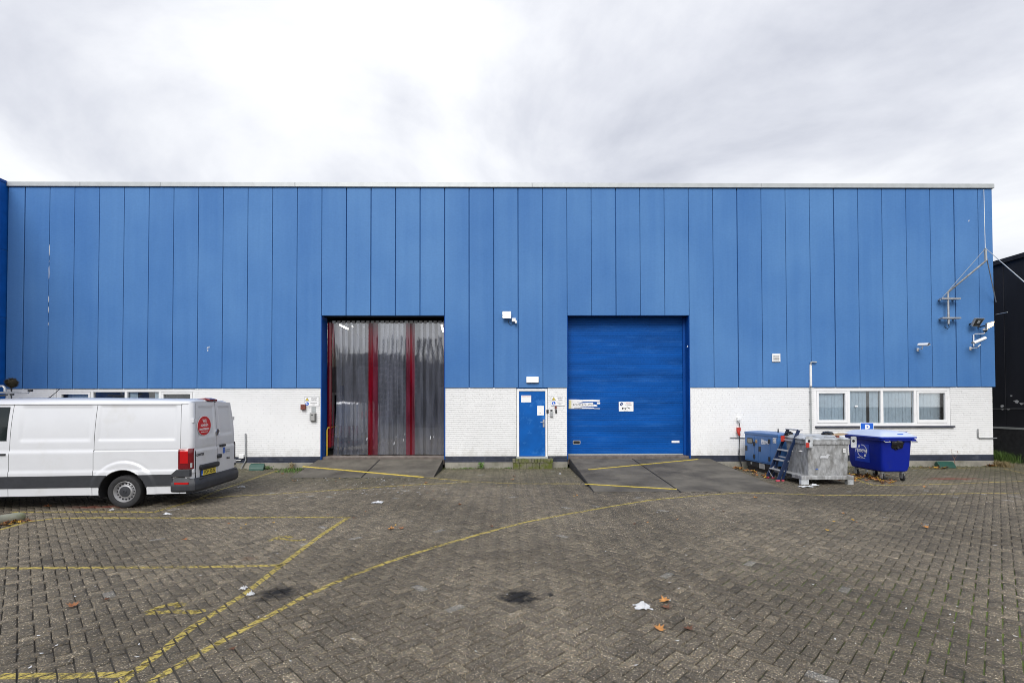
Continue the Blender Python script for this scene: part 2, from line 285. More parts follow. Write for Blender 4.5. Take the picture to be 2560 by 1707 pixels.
def joint_mat():
    m = bpy.data.materials.new('joint_sand'); m.use_nodes = True; t = m.node_tree; b = t.nodes['Principled BSDF']; b.inputs['Roughness'].default_value = .95
    g = t.nodes.new('ShaderNodeNewGeometry'); sx = t.nodes.new('ShaderNodeSeparateXYZ'); t.links.new(g.outputs['Position'], sx.inputs[0])
    n = t.nodes.new('ShaderNodeTexNoise'); n.inputs['Scale'].default_value = 1.1; n.inputs['Detail'].default_value = 5; t.links.new(g.outputs['Position'], n.inputs['Vector'])
    n2 = t.nodes.new('ShaderNodeTexNoise'); n2.inputs['Scale'].default_value = 14; n2.inputs['Detail'].default_value = 5; t.links.new(g.outputs['Position'], n2.inputs['Vector'])
    c = G(2330, 1500)
    mp = t.nodes.new('ShaderNodeMapping'); mp.inputs['Scale'].default_value = (1 / 2.6, 1 / 1.5, 0); mp.inputs['Location'].default_value = (-c.x / 2.6, -c.y / 1.5, 0); t.links.new(g.outputs['Position'], mp.inputs[0])
    ln = t.nodes.new('ShaderNodeVectorMath'); ln.operation = 'LENGTH'; t.links.new(mp.outputs[0], ln.inputs[0])
    s = t.nodes.new('ShaderNodeMath'); s.operation = 'MULTIPLY_ADD'; t.links.new(n2.outputs[0], s.inputs[0]); s.inputs[1].default_value = 1.6; t.links.new(ln.outputs['Value'], s.inputs[2])
    mr = t.nodes.new('ShaderNodeMapRange'); mr.inputs[1].default_value = 2.1; mr.inputs[2].default_value = 1.35; t.links.new(s.outputs[0], mr.inputs[0])
    f = t.nodes.new('ShaderNodeMapRange'); f.inputs[1].default_value = 10.5; f.inputs[2].default_value = 15.5; f.inputs[4].default_value = .7; t.links.new(sx.outputs[1], f.inputs[0])
    mxm = t.nodes.new('ShaderNodeMath'); mxm.operation = 'MAXIMUM'; t.links.new(mr.outputs[0], mxm.inputs[0]); t.links.new(f.outputs[0], mxm.inputs[1])
    mi = t.nodes.new('ShaderNodeMix'); mi.data_type = 'RGBA'; t.links.new(mxm.outputs[0], mi.inputs[0]); mi.inputs[6].default_value = (.042, .038, .032, 1); mi.inputs[7].default_value = (.085, .13, .018, 1)
    t.links.new(mi.outputs[2], b.inputs['Base Color'])
    return m
M_SAND = joint_mat()
def line_mat():
    m = bpy.data.materials.new('yellow_line'); m.use_nodes = True; t = m.node_tree; b = t.nodes['Principled BSDF']
    b.inputs['Roughness'].default_value = .7
    g = t.nodes.new('ShaderNodeNewGeometry')
    n = t.nodes.new('ShaderNodeTexNoise'); n.inputs['Scale'].default_value = 26; n.inputs['Detail'].default_value = 8; n.inputs['Roughness'].default_value = .75; t.links.new(g.outputs['Position'], n.inputs['Vector'])
    n2 = t.nodes.new('ShaderNodeTexNoise'); n2.inputs['Scale'].default_value = .9; n2.inputs['Detail'].default_value = 3; t.links.new(g.outputs['Position'], n2.inputs['Vector'])
    s = t.nodes.new('ShaderNodeMath'); s.operation = 'MULTIPLY_ADD'; t.links.new(n2.outputs[0], s.inputs[0]); s.inputs[1].default_value = .5; t.links.new(n.outputs[0], s.inputs[2])
    mr = t.nodes.new('ShaderNodeMapRange'); mr.inputs[1].default_value = .59; mr.inputs[2].default_value = .80; t.links.new(s.outputs[0], mr.inputs[0])
    r = t.nodes.new('ShaderNodeValToRGB'); t.links.new(n.outputs[0], r.inputs[0]); r.color_ramp.elements[0].color = (.26, .20, .05, 1); r.color_ramp.elements[1].color = (.50, .40, .085, 1)
    t.links.new(r.outputs[0], b.inputs['Base Color']); t.links.new(mr.outputs[0], b.inputs['Alpha'])
    return m
M_LINE = line_mat()
M_LINEF = pm('yellow_line_fresh', (.52, .39, .045), .6, var=.25, scale=12, dirt=(.16, .13, .07), dscale=14, damt=(.56, .72))
M_STRIP = clear('pvc_strip', (.84, .86, .90), .16, (.34, .36, .45), 1.5, .03, 5.0)
M_STRIPR = clear('pvc_strip_red', (.62, .14, .2), .50, (.17, .025, .05), 1.5, .05, 2.4)
M_STRIPD = clear('pvc_strip_dark_red', (.4, .02, .03), .72, (.14, .001, .009), 1.5, .10, 1.2)

# ------------------------------------------------------------------ mesh builder
class MB:
    def __init__(s): s.v = []; s.f = []
    def add(s, vs, fs):
        o = len(s.v); s.v += [tuple(p) for p in vs]; s.f += [tuple(i + o for i in f) for f in fs]; return s
    def box(s, x0, x1, y0, y1, z0, z1):
        return s.add([(x0, y0, z0), (x1, y0, z0), (x1, y1, z0), (x0, y1, z0), (x0, y0, z1), (x1, y0, z1), (x1, y1, z1), (x0, y1, z1)],
                     [(0, 3, 2, 1), (4, 5, 6, 7), (0, 1, 5, 4), (1, 2, 6, 5), (2, 3, 7, 6), (3, 0, 4, 7)])
    def obox(s, c, h, R):
        c = Vector(c); vs = []
        for z in (-1, 1):
            for x, y in ((-1, -1), (1, -1), (1, 1), (-1, 1)): vs.append(c + R @ Vector((x * h[0], y * h[1], z * h[2])))
        return s.add(vs, [(0, 3, 2, 1), (4, 5, 6, 7), (0, 1, 5, 4), (1, 2, 6, 5), (2, 3, 7, 6), (3, 0, 4, 7)])
    def bar(s, a, b, wx, wy, upv=(0, 0, 1)):
        a, b = Vector(a), Vector(b); d = (b - a); l = d.length; d.normalize(); u = Vector(upv)
        if abs(d.dot(u)) > .95: u = Vector((0, 1, 0))
        x = d.cross(u).normalized(); y = x.cross(d)
        R = Matrix((x, y, d)).transposed()
        return s.obox((a + b) / 2, (wx / 2, wy / 2, l / 2), R)
    def loft(s, secs, closed=True, cap=True):
        n = len(secs[0]); o = len(s.v)
        for q in secs: s.v += [tuple(p) for p in q]
        for k in range(len(secs) - 1):
            for i in range(n if closed else n - 1):
                j = (i + 1) % n; s.f.append((o + k * n + i, o + k * n + j, o + (k + 1) * n + j, o + (k + 1) * n + i))
        if cap and closed:
            s.f.append(tuple(o + i for i in reversed(range(n)))); b = o + (len(secs) - 1) * n; s.f.append(tuple(b + i for i in range(n)))
        return s
    def tube(s, pts, r, n=8):
        pts = [Vector(p) for p in pts]; secs = []
        for i, p in enumerate(pts):
            d = (pts[min(i + 1, len(pts) - 1)] - pts[max(i - 1, 0)]).normalized(); u = Vector((0, 0, 1)) if abs(d.z) < .9 else Vector((1, 0, 0))
            a = d.cross(u).normalized(); b = d.cross(a); rr = r[i] if isinstance(r, (list, tuple)) else r
            secs.append([p + (a * math.cos(2 * math.pi * k / n) + b * math.sin(2 * math.pi * k / n)) * rr for k in range(n)])
        return s.loft(secs)
    def lathe(s, prof, c, axis='y', n=32, cap=False):
        c = Vector(c); secs = []
        for r, h in prof:
            q = []
            for k in range(n):
                a = 2 * math.pi * k / n; x, z = r * math.cos(a), r * math.sin(a)
                q.append(c + (Vector((x, h, z)) if axis == 'y' else Vector((x, z, h)) if axis == 'z' else Vector((h, x, z))))
            secs.append(q)
        return s.loft(secs, True, cap)
    def prism(s, poly, a, b, plane='xz'):
        """polygon in a plane, extruded between the two levels of the remaining axis"""
        def p3(p, h): return (p[0], h, p[1]) if plane == 'xz' else (h, p[0], p[1]) if plane == 'yz' else (p[0], p[1], h)
        return s.loft([[p3(p, a) for p in poly], [p3(p, b) for p in poly]])
    def build(s, name, mat, parent=None, smooth=False, bevel=0., local=False, origin=None, seg=2, ang=60, tri=False):
        me = bpy.data.meshes.new(name)
        off = Vector((0, 0, 0))
        if origin is not None: off = Vector(origin)
        elif parent is not None and not local:
            q = parent
            while q is not None: off = off + q.location; q = q.parent
        vs = [(p[0] - off[0], p[1] - off[1], p[2] - off[2]) for p in s.v]
        me.from_pydata(vs, [], s.f)
        bm = bmesh.new(); bm.from_mesh(me)
        bmesh.ops.recalc_face_normals(bm, faces=bm.faces)
        if bevel:
            es = [e for e in bm.edges if len(e.link_faces) == 2 and e.calc_face_angle(0) > rad(25)]
            bmesh.ops.bevel(bm, geom=es, offset=bevel, segments=seg, affect='EDGES', profile=.6, clamp_overlap=True)
        bm.to_mesh(me); bm.free()
        me.materials.append(mat)
        if smooth:
            me.shade_smooth()
            me.set_sharp_from_angle(angle=rad(ang))
        o = bpy.data.objects.new(name, me); COL.objects.link(o)
        if parent is not None: o.parent = parent
        elif origin is not None: o.location = origin
        return o
def tag(o, label=None, cat=None, group=None, kind=None):
    if label: o['label'] = label
    if cat: o['category'] = cat
    if group: o['group'] = group
    if kind: o['kind'] = kind
    return o
def thing(name, label, cat, loc, rz=0., group=None, kind=None, parent=None):
    o = bpy.data.objects.new(name, None); o.location = loc; o.rotation_euler = (0, 0, rz); o.empty_display_size = .1; COL.objects.link(o)
    if parent: o.parent = parent
    return tag(o, label, cat, group, kind)
def sub(name, loc_world, parent):
    """an Empty part that only carries sub-parts"""
    o = bpy.data.objects.new(name, None); q = parent; off = Vector((0, 0, 0))
    while q is not None: off = off + q.location; q = q.parent
    o.location = Vector(loc_world) - off; o.empty_display_size = .1; COL.objects.link(o); o.parent = parent; return o
def share(o, loc, parent=None, mat=None, name=None):
    c = o.copy(); COL.objects.link(c); c.location = loc
    if parent: c.parent = parent
    return c
FACE = {'-y': (rad(90), 0, 0), '-x': (rad(90), 0, rad(-90)), '+x': (rad(90), 0, rad(90)), 'up': (0, 0, 0)}
def txt(body, loc, size, mat, parent=None, face='-y', sx=1., align='LEFT', name='lettering', local=False, bold=0.):
    cu = bpy.data.curves.new(name, 'FONT'); cu.body = body; cu.size = size; cu.align_x = align; cu.extrude = .0008; cu.offset = bold * size; cu.resolution_u = 3
    tmp = bpy.data.objects.new(name, cu); me = bpy.data.meshes.new_from_object(tmp); bpy.data.objects.remove(tmp); bpy.data.curves.remove(cu)
    me.name = name; me.materials.clear(); me.materials.append(mat)
    o = bpy.data.objects.new(name, me); COL.objects.link(o)
    off = Vector((0, 0, 0))
    if parent is not None:
        o.parent = parent
        if not local:
            q = parent
            while q is not None: off = off + q.location; q = q.parent
    o.location = Vector(loc) - off; o.rotation_euler = FACE[face]; o.scale = (sx, 1, 1)
    return o
def rrect(cx, cy, hx, hy, r, z, n=4):
    q = []
    for ccx, ccy, a0 in ((cx + hx - r, cy + hy - r, 0), (cx - hx + r, cy + hy - r, 90), (cx - hx + r, cy - hy + r, 180), (cx + hx - r, cy - hy + r, 270)):
        for k in range(n + 1):
            a = rad(a0 + 90 * k / n); q.append((ccx + r * math.cos(a), ccy + r * math.sin(a), z))
    return q
def disc(cx, cz, r, n=28, sx=1.): return [(cx + sx * r * math.cos(2 * math.pi * k / n), cz + r * math.sin(2 * math.pi * k / n)) for k in range(n)]
def smooth(a, b, x):
    t = np.clip((x - a) / (b - a), 0, 1); return t * t * (3 - 2 * t)

# ================================================================== LARGE STRUCTURE
# ---- ground
g = MB(); g.add([(-400, -300, -.018), (400, -300, -.018), (400, 600, -.018), (-400, 600, -.018)], [(0, 1, 2, 3)])
ground = tag(g.build('ground', M_SAND), 'dark sandy ground under and around the brick paving', kind='structure')

# the building's measures
PX, PW = -15.2920, .78212                         # first joint, panel pitch
XL, XR = P(17, 800).x, P(2484, 800).x
XWR = P(2482, 1050).x
Z_FASC, Z_PTOP = P(1280, 461).z, P(1280, 471).z
Z_PB = 2.546; Z_WB = .373; Z_SILL = .285
D1 = (PX + 12 * PW, PX + 17 * PW); D2 = (PX + 22 * PW, PX + 27 * PW); Z_DT = P(1280, 789).z
PD = (P(1291, 1050).x, P(1369.5, 1050).x)         # personnel door frame
RW = (P(2036, 1010).x, P(2376, 1010).x, P(2200, 1064).z, P(2200, 969.5).z)
LW = (P(140, 1000).x, P(487, 1000).x, P(300, 1066).z, P(300, 972).z)

# ---- loading ramps (areas kept free of pavers)
R1 = dict(x=(D1[0] - .12, D1[1] - .05), y0=G(1000, 1193).y, zt=Z_SILL, split=[(-4.0, -4.02)])
R2 = dict(x=(D2[0] + .05, D2[1] + .62), y0=G(1600, 1229).y, zt=Z_SILL)

def in_rect(cx, cy, x0, x1, y0, y1): return (cx > x0) & (cx < x1) & (cy > y0) & (cy < y1)
# ---- paving: herringbone laid at 45 degrees to the building
Wb, GAP = .1054, .0075
def paving():
    root = thing('paving', None, None, (0, 0, 0), kind='structure'); tag(root, 'grey brown herringbone brick paving of the yard')
    th = rad(45 - .4); R = np.array([[math.cos(th), -math.sin(th)], [math.sin(th), math.cos(th)]])
    a, b = np.meshgrid(np.arange(-60, 300), np.arange(-160, 160), indexing='ij')
    bx, by = (a + 2 * b).ravel().astype(float), (a - 2 * b).ravel().astype(float)
    cH = np.stack([bx + 1, by + .5], 1); cV = np.stack([bx + .5, by + 2], 1)
    c = np.concatenate([cH, cV]) * Wb; vert = np.concatenate([np.zeros(len(cH), bool), np.ones(len(cV), bool)])
    w = c @ R.T
    x, y = w[:, 0], w[:, 1]
    keep = (y > 1.8) & (y < 15.46) & (np.abs(x) < 1.12 * y + 5.0) & (x > XL + .1) & (x < 17.45)
    keep |= (x > XR + .15) & (x < 17.45) & (y > 15) & (y < 25)
    for r in (R1, R2): keep &= ~in_rect(x, y, r['x'][0] - .02, r['x'][1] + .02, r['y0'] - .04, 15.6)
    w, vert = w[keep], vert[keep]; n = len(w)
    hx = np.where(vert, Wb / 2, Wb) - GAP / 2; hy = np.where(vert, Wb, Wb / 2) - GAP / 2
    ang = th + rng.normal(0, .012, n); w = w + rng.normal(0, .0016, (n, 2))
    und = .0045 * np.sin(w[:, 0] * 1.7 + w[:, 1] * .9) + .0028 * np.sin(w[:, 1] * 2.3 - w[:, 0] * 1.1)
    z = und - .0015 + np.clip(rng.normal(0, .0016, n), -.0035, .0035)
    tint = np.clip(rng.normal(.5, .13, n), 0, .92); spec = rng.random(n) < .005; tint[spec] = 1.
    hx = hx - np.abs(rng.normal(0, .0012, n)); hy = hy - np.abs(rng.normal(0, .0012, n))
    ca, sa = np.cos(ang), np.sin(ang)
    ch = .006
    sg = np.array([(-1, -1), (1, -1), (1, 1), (-1, 1)], float)
    d = w[:, 1] ** 2 + w[:, 0] ** 2; inview = (np.abs(w[:, 0]) < 1.045 * w[:, 1]) & (w[:, 1] > 3.6)
    order = np.argsort(np.where(inview, d, 1e9)); single = np.zeros(n, bool); single[order[:300]] = True
    # one mesh for everything beyond the nearest three hundred
    idx = np.where(~single)[0]; k = len(idx)
    V = np.zeros((k, 12, 3))
    for i, (px, py) in enumerate(sg):
        for lay, (ins, dz) in enumerate(((ch, 0), (0, -ch), (0, -.028))):
            lx, ly = px * (hx[idx] - ins), py * (hy[idx] - ins)
            V[:, lay * 4 + i, 0] = w[idx, 0] + lx * ca[idx] - ly * sa[idx]; V[:, lay * 4 + i, 1] = w[idx, 1] + lx * sa[idx] + ly * ca[idx]; V[:, lay * 4 + i, 2] = z[idx] + dz
    fq = [(0, 1, 2, 3)] + [(4 + i, 4 + (i + 1) % 4, (i + 1) % 4, i) for i in range(4)] + [(8 + i, 8 + (i + 1) % 4, 4 + (i + 1) % 4, 4 + i) for i in range(4)]
    Fq = (np.array(fq)[None] + (np.arange(k) * 12)[:, None, None]).reshape(-1)
    me = bpy.data.meshes.new('paver_field'); me.vertices.add(k * 12); me.vertices.foreach_set('co', V.ravel())
    nf = k * 9; me.loops.add(nf * 4); me.loops.foreach_set('vertex_index', Fq.astype(np.int32)); me.polygons.add(nf)
    me.polygons.foreach_set('loop_start', np.arange(nf, dtype=np.int32) * 4); me.update(calc_edges=True); me.validate()
    at = me.attributes.new('tint', 'FLOAT', 'FACE'); at.data.foreach_set('value', np.repeat(tint[idx], 9).astype(np.float32))
    me.materials.append(M_PAVER); o = bpy.data.objects.new('paver_field', me); COL.objects.link(o); o.parent = root; o['kind'] = 'stuff'
    # the nearest ones one by one, sharing a few meshes
    protos = []
    for q in range(14):
        L_, H_ = Wb - GAP / 2 - .001, Wb / 2 - GAP / 2 - .001
        vs = []
        for ins, dz in ((ch, 0), (0, -ch), (0, -.028)):
            for px, py in sg: vs.append((px * (L_ - ins) + random.uniform(-.0012, .0012), py * (H_ - ins) + random.uniform(-.0012, .0012), dz))
        me = bpy.data.meshes.new('paver'); me.from_pydata(vs, [], fq)
        at = me.attributes.new('tint', 'FLOAT', 'FACE'); at.data.foreach_set('value', [1. if q == 13 else .12 + .06 * q] * 9); me.materials.append(M_PAVER); protos.append(me)
    for i in np.where(single)[0]:
        q = 13 if tint[i] > .95 else int(np.clip((tint[i] - .12) / .06, 0, 12))
        o = bpy.data.objects.new('paver', protos[q]); COL.objects.link(o); o.parent = root; o.location = (w[i, 0], w[i, 1], z[i]); o.rotation_euler = (0, 0, ang[i] + (rad(90) if vert[i] else 0))
    return w, hx, hy, ang, z
PAV = paving()
def clip_poly(poly, n, d):
    out = []
    for i in range(len(poly)):
        p, q = poly[i], poly[(i + 1) % len(poly)]; a, b = p[0] * n[0] + p[1] * n[1] - d, q[0] * n[0] + q[1] * n[1] - d
        if a <= 0: out.append(p)
        if a * b < 0: t = a / (a - b); out.append((p[0] + (q[0] - p[0]) * t, p[1] + (q[1] - p[1]) * t))
    return out
def quads_of(pts, wd):
    res = []
    for i in range(len(pts) - 1):
        a, b = Vector(pts[i]).to_2d(), Vector(pts[i + 1]).to_2d(); d = (b - a)
        if d.length < 1e-4: continue
        d.normalize(); nn = Vector((-d.y, d.x)) * wd / 2; ex = d * wd * .12
        res.append([tuple(a - nn - ex), tuple(b - nn + ex), tuple(b + nn + ex), tuple(a + nn - ex)])
    return res
def painted(name, label, strokes, wd):
    """paint lying on the brick tops: every stroke is cut along the joints"""
    m = MB(); W_, HX, HY, AN, ZZ = PAV
    for pts in strokes:
        for q in quads_of(pts, wd):
            qx = [p[0] for p in q]; qy = [p[1] for p in q]
            cand = np.where((W_[:, 0] > min(qx) - .15) & (W_[:, 0] < max(qx) + .15) & (W_[:, 1] > min(qy) - .15) & (W_[:, 1] < max(qy) + .15))[0]
            for i in cand:
                pl = list(q); c, s = math.cos(AN[i]), math.sin(AN[i])
                for nx, ny, h in ((c, s, HX[i]), (-c, -s, HX[i]), (-s, c, HY[i]), (s, -c, HY[i])):
                    pl = clip_poly(pl, (nx, ny), W_[i, 0] * nx + W_[i, 1] * ny + h - .003)
                    if len(pl) < 3: break
                if len(pl) >= 3: m.add([(p[0], p[1], ZZ[i] + .0015) for p in pl], [tuple(range(len(pl)))])
    if not m.f: return None
    return tag(m.build(name, M_LINE), label, kind='structure')
S9 = 2560 / 2352
def gp(l, s=1.): return [G(u * s, v * s) for u, v in l]
painted('road_marking', 'long curved yellow line sweeping from the front of the yard to the ramp', [gp([(2352, 1131), (2100, 1136), (1900, 1137), (1754, 1132), (1700, 1131.5), (1620, 1136), (1500, 1148), (1400, 1163), (1300, 1180.5), (1200, 1201), (1100, 1226), (1000, 1254), (900, 1287), (800, 1325), (700, 1370), (600, 1423), (500, 1476), (420, 1520), (330, 1572)], S9)], .074)
painted('road_marking', 'slanting yellow line closing the ends of the parking bays', [gp([(802, 1186), (740, 1228), (645, 1298), (560, 1365), (440, 1440), (330, 1525), (265, 1572)], S9)], .078)
painted('road_marking', 'yellow bay line ending in the upper corner of the slanting line', [gp([(800, 1187.5), (600, 1188), (300, 1189), (130, 1189.5), (60, 1198), (0, 1216)], S9)], .09)
painted('road_marking', 'middle yellow bay line of the parking bays', [gp([(645, 1298), (400, 1301), (0, 1306)], S9)], .08)
painted('road_marking', 'lowest yellow bay line, broken and worn', [gp([(295, 1545), (150, 1550), (0, 1551)], S9)], .085)
painted('road_marking', 'yellow line passing under the van rear and up to the brick wall', [gp([(30, 1279), (384, 1279), (427, 1267), (497, 1246), (548, 1224), (694, 1176)])], .09)
painted('road_marking', 'thin yellow line running from the van past both ramps', [gp([(497, 1246), (606, 1238), (700, 1234), (870, 1222), (1000, 1213), (1110, 1208), (1180, 1203.5)]), gp([(1065, 1194), (1110, 1197.5), (1180, 1203), (1300, 1208), (1450, 1209.5)])], .09)
painted('road_marking', 'yellow line in front of the blue bin', [gp([(2138, 1197), (2160, 1206), (2188, 1213), (2260, 1212), (2420, 1207.5), (2560, 1203)])], .08)
painted('road_marking', 'faint yellow line along the foot of the building near its corner', [gp([(2280, 1171), (2466, 1168.5), (2510, 1172), (2570, 1184)])], .07)
def dg(l): return [G(a / 1.8375, 1250 + b / 1.8375) for a, b in l]
painted('road_marking', 'worn yellow bay number in the upper parking bay', [dg([(1235, 188), (1262, 178), (1290, 178), (1318, 182), (1345, 186), (1372, 186), (1402, 182)]), dg([(1262, 175), (1290, 167), (1325, 168), (1338, 174)])], .07)
painted('road_marking', 'yellow bay number in the lower parking bay', [dg([(680, 512), (720, 494), (765, 480), (810, 474), (835, 478), (822, 488)]), dg([(682, 516), (740, 514), (800, 507), (850, 511), (895, 514), (940, 505)])], .085)

def ramp(name, label, x0, x1, y0, zt, xs, ys, lines):
    """sloping concrete slabs with dark joints in between"""
    t = thing(name, label, None, (x0, y0, 0), kind='structure')
    def zz(y): return zt * max(0, (y - y0)) / (15.62 - y0)
    xe = [x0] + xs + [x1]; ye = [y0] + ys + [15.62]
    b = MB(); b.prism([(y0, -.05), (15.62, -.05), (15.62, zt - .012), (y0, -.012)], x0 + .005, x1 - .005, 'yz'); b.build('ramp_joint', M_RAMPJ, t)
    for i in range(len(xe) - 1):
        for j in range(len(ye) - 1):
            gx = .022
            a0, a1, b0, b1 = xe[i] + (gx if i else .03), xe[i + 1] - (gx if i < len(xe) - 2 else .005), ye[j] + .006, ye[j + 1] - .006
            m = MB(); m.prism([(b0, zz(b0) - .03), (b1, zz(b1) - .03), (b1, zz(b1) + .003), (b0, zz(b0) + .003)], a0, a1, 'yz'); m.build('concrete_slab', M_RAMP, t, bevel=.004, seg=1)
    for (p, q) in lines:
        m = MB(); d = Vector((q[0] - p[0], q[1] - p[1], 0)).normalized(); nn = Vector((-d.y, d.x, 0)) * .05
        k = 24; vs = []
        for i in range(k + 1):
            c = Vector((p[0] + (q[0] - p[0]) * i / k, p[1] + (q[1] - p[1]) * i / k, 0))
            for s_ in (-1, 1):
                a = c + nn * s_; vs.append((a.x, a.y, zz(a.y) + .007))
        m.add(vs, [(2 * i, 2 * i + 2, 2 * i + 3, 2 * i + 1) for i in range(k)]); m.build('painted_line', M_LINEF, t)
    return t
def on_ramp(u, v, y0, zt):
    d = ray(u, v); k = zt / (15.62 - y0)          # z = k (y - y0)
    tt = (-k * y0 - CAM.z) / (d.z - k * d.y); return CAM + d * tt
ramp('loading_ramp', 'short concrete ramp up to the strip curtain doorway', R1['x'][0], R1['x'][1], R1['y0'], R1['zt'], [-4.05], [],
     [(on_ramp(756, 1166, R1['y0'], Z_SILL), on_ramp(1060, 1193, R1['y0'], Z_SILL))])
ramp('loading_ramp', 'long concrete ramp up to the blue roller door', R2['x'][0], R2['x'][1], R2['y0'], R2['zt'], [on_ramp(1640, 1187, R2['y0'], Z_SILL).x], [on_ramp(1550, 1187, R2['y0'], Z_SILL).y],
     [(on_ramp(1471, 1174, R2['y0'], Z_SILL), on_ramp(1745, 1148, R2['y0'], Z_SILL)), (on_ramp(1462, 1210, R2['y0'], Z_SILL), on_ramp(1692, 1223, R2['y0'], Z_SILL))])

# ---- warehouse
WH = thing('warehouse', 'long blue panelled warehouse above a white painted brick base', 'warehouse', (0, YW, 0))
YP = YW - .03
def panel(x0, x1, z0, z1, cache={}):
    key = (round(x1 - x0, 4), round(z1 - z0, 4))
    if key in cache:
        o = share(cache[key], ((x0 + x1) / 2, YP - YW, (z0 + z1) / 2)); return o
    w_, h_ = (x1 - x0) / 2, (z1 - z0) / 2
    m = MB(); m.box(-w_, w_, 0, .06, -h_, h_)
    o = m.build('facade_panel', M_PANEL, None, bevel=.012, seg=2); o.parent = WH; o.location = ((x0 + x1) / 2, YP - YW, (z0 + z1) / 2); cache[key] = o
    return o
edges = [XL + .012] + [PX + i * PW for i in range(0, 40)] + [XR]
gaps = [.004 + .007 * random.random() for _ in edges]
wide = {0, 13, 14, 15, 16, 17, 18, 19, 20, 24, 29, 33, 38}
for i in range(len(edges) - 1):
    jl = i - 1
    x0, x1 = edges[i] + (.014 if jl in wide else .007), edges[i + 1] - (.014 if jl + 1 in wide else .007)
    mid = (x0 + x1) / 2; z0 = Z_PB
    if D1[0] < mid < D1[1] or D2[0] < mid < D2[1]: z0 = Z_DT
    panel(x0, x1, z0, Z_PTOP)
m = MB()
for x0, x1, z0 in ((XL, D1[0] - .02, Z_PB + .02), (D1[0] - .02, D1[1] + .02, Z_DT + .02), (D1[1] + .02, D2[0] - .02, Z_PB + .02), (D2[0] - .02, D2[1] + .02, Z_DT + .02), (D2[1] + .02, XR - .01, Z_PB + .02)):
    m.box(x0, x1, YW + .012, YW + .26, z0, Z_PTOP)
m.build('panel_backing', M_JOINT, WH)
for v0, v1 in ((612, 641), (652, 656), (665, 698), (740, 757), (766, 783), (806, 815)):     # bare metal where the paint has come off a seam
    MB().prism([(PX + PW + .001, P(125, v1).z), (PX + PW + .016, P(125, v1).z + .05), (PX + PW + .022, (P(125, v1).z + P(125, v0).z) / 2), (PX + PW + .010, P(125, v0).z), (PX + PW - .006, P(125, v0).z - .06)], YP - .0025, YP + .004, 'xz').build('paint_chip', M_LITTER, WH)
for u, v in ((2420, 553), (520, 870), (524, 868), (521, 876), (1718, 866)):
    c = P(u, v); MB().prism([(c.x - .02, c.z - .03), (c.x + .015, c.z - .02), (c.x + .012, c.z + .035), (c.x - .012, c.z + .02)], YP - .002, YP + .003, 'xz').build('paint_chip', M_LITTER, WH)
segs = [XL, P(205, 465).x, P(310, 465).x + 1.2, P(740, 462).x, P(1330, 461).x, P(1900, 465).x, XR + .04]
for a, b in zip(segs[:-1], segs[1:]):
    MB().box(a + .003, b - .003, YP - .05, YW + .3, Z_PTOP + .005, Z_FASC + .02).build('roof_trim', M_ALU, WH, bevel=.008, seg=1)
# shell: roof, back, sides, floor of the hall
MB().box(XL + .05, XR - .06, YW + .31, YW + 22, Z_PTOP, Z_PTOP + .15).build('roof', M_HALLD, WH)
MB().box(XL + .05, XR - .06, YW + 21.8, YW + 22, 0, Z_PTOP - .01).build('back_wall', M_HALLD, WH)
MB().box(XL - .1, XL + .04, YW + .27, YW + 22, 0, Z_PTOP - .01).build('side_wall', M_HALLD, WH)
MB().box(XR - .12, XR - .02, YW + .31, YW + 22, Z_PB, Z_PTOP - .01).build('side_wall', M_PANEL, WH)
MB().box(XWR - .25, XWR - .02, YW + .31, YW + 22, 0, Z_PB).build('side_wall', M_WHITE, WH)
MB().box(XL + .1, XR - .3, YW + .30, YW + 21.7, .1, Z_SILL + .02).build('hall_floor', M_HALLF, WH)
# inner partitions seen through the strips
MB().box(-7.6, -7.5, YW + 1.2, YW + 12, .31, 5.5).build('partition', M_HALL, WH)
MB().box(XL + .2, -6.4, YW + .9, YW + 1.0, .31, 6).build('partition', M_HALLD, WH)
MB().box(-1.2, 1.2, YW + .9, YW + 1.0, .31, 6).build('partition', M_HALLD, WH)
for (xa, za, zb, ya) in ((-6.35, 2.6, 3.3, 3.0),): MB().box(-7.4, -5.1, YW + ya + .6, YW + ya + .7, .31, za + .9).build('partition', M_HALL, WH)
MB().box(P(852, 1000, YW + 3.3).x, P(860, 1000, YW + 3.3).x, YW + 3.2, YW + 3.35, .31, 2.75).build('door_post', M_DBLUE, WH)
q0, q1 = P(829, 1000, YW + 3.4), P(850, 1000, YW + 3.4)
MB().box(q0.x, q0.x + .10, YW + 3.4, YW + 3.46, 1.2, 2.5).box(q1.x - .10, q1.x, YW + 3.4, YW + 3.46, 1.2, 2.5).box(q0.x + .1, q1.x - .1, YW + 3.4, YW + 3.46, 2.4, 2.5).build('partition_frame', M_WFRAME, WH)
MB().box(q0.x + .1, q1.x - .1, YW + 3.45, YW + 3.48, 1.2, 2.4).build('partition_pane', M_VGLASS, WH)
MB().box(-5.6, -5.55, YW + 5, YW + 12, .31, 1.5).build('hall_counter', M_HALL, WH)
MB().box(-3.4, -1.9, YW + 9, YW + 11, .31, 2.9).build('storage_rack', M_HALL, WH)
for (u0, v0, u1, v1, yy) in ((850, 812, 869, 822, YW + 5), (1104, 813, 1108, 828, YW + 5)):
    a, b = P(u0, v0, yy), P(u1, v1, yy - 1.0)
    MB().bar(a, b, .05, .04).build('ceiling_light', M_TUBE, WH)

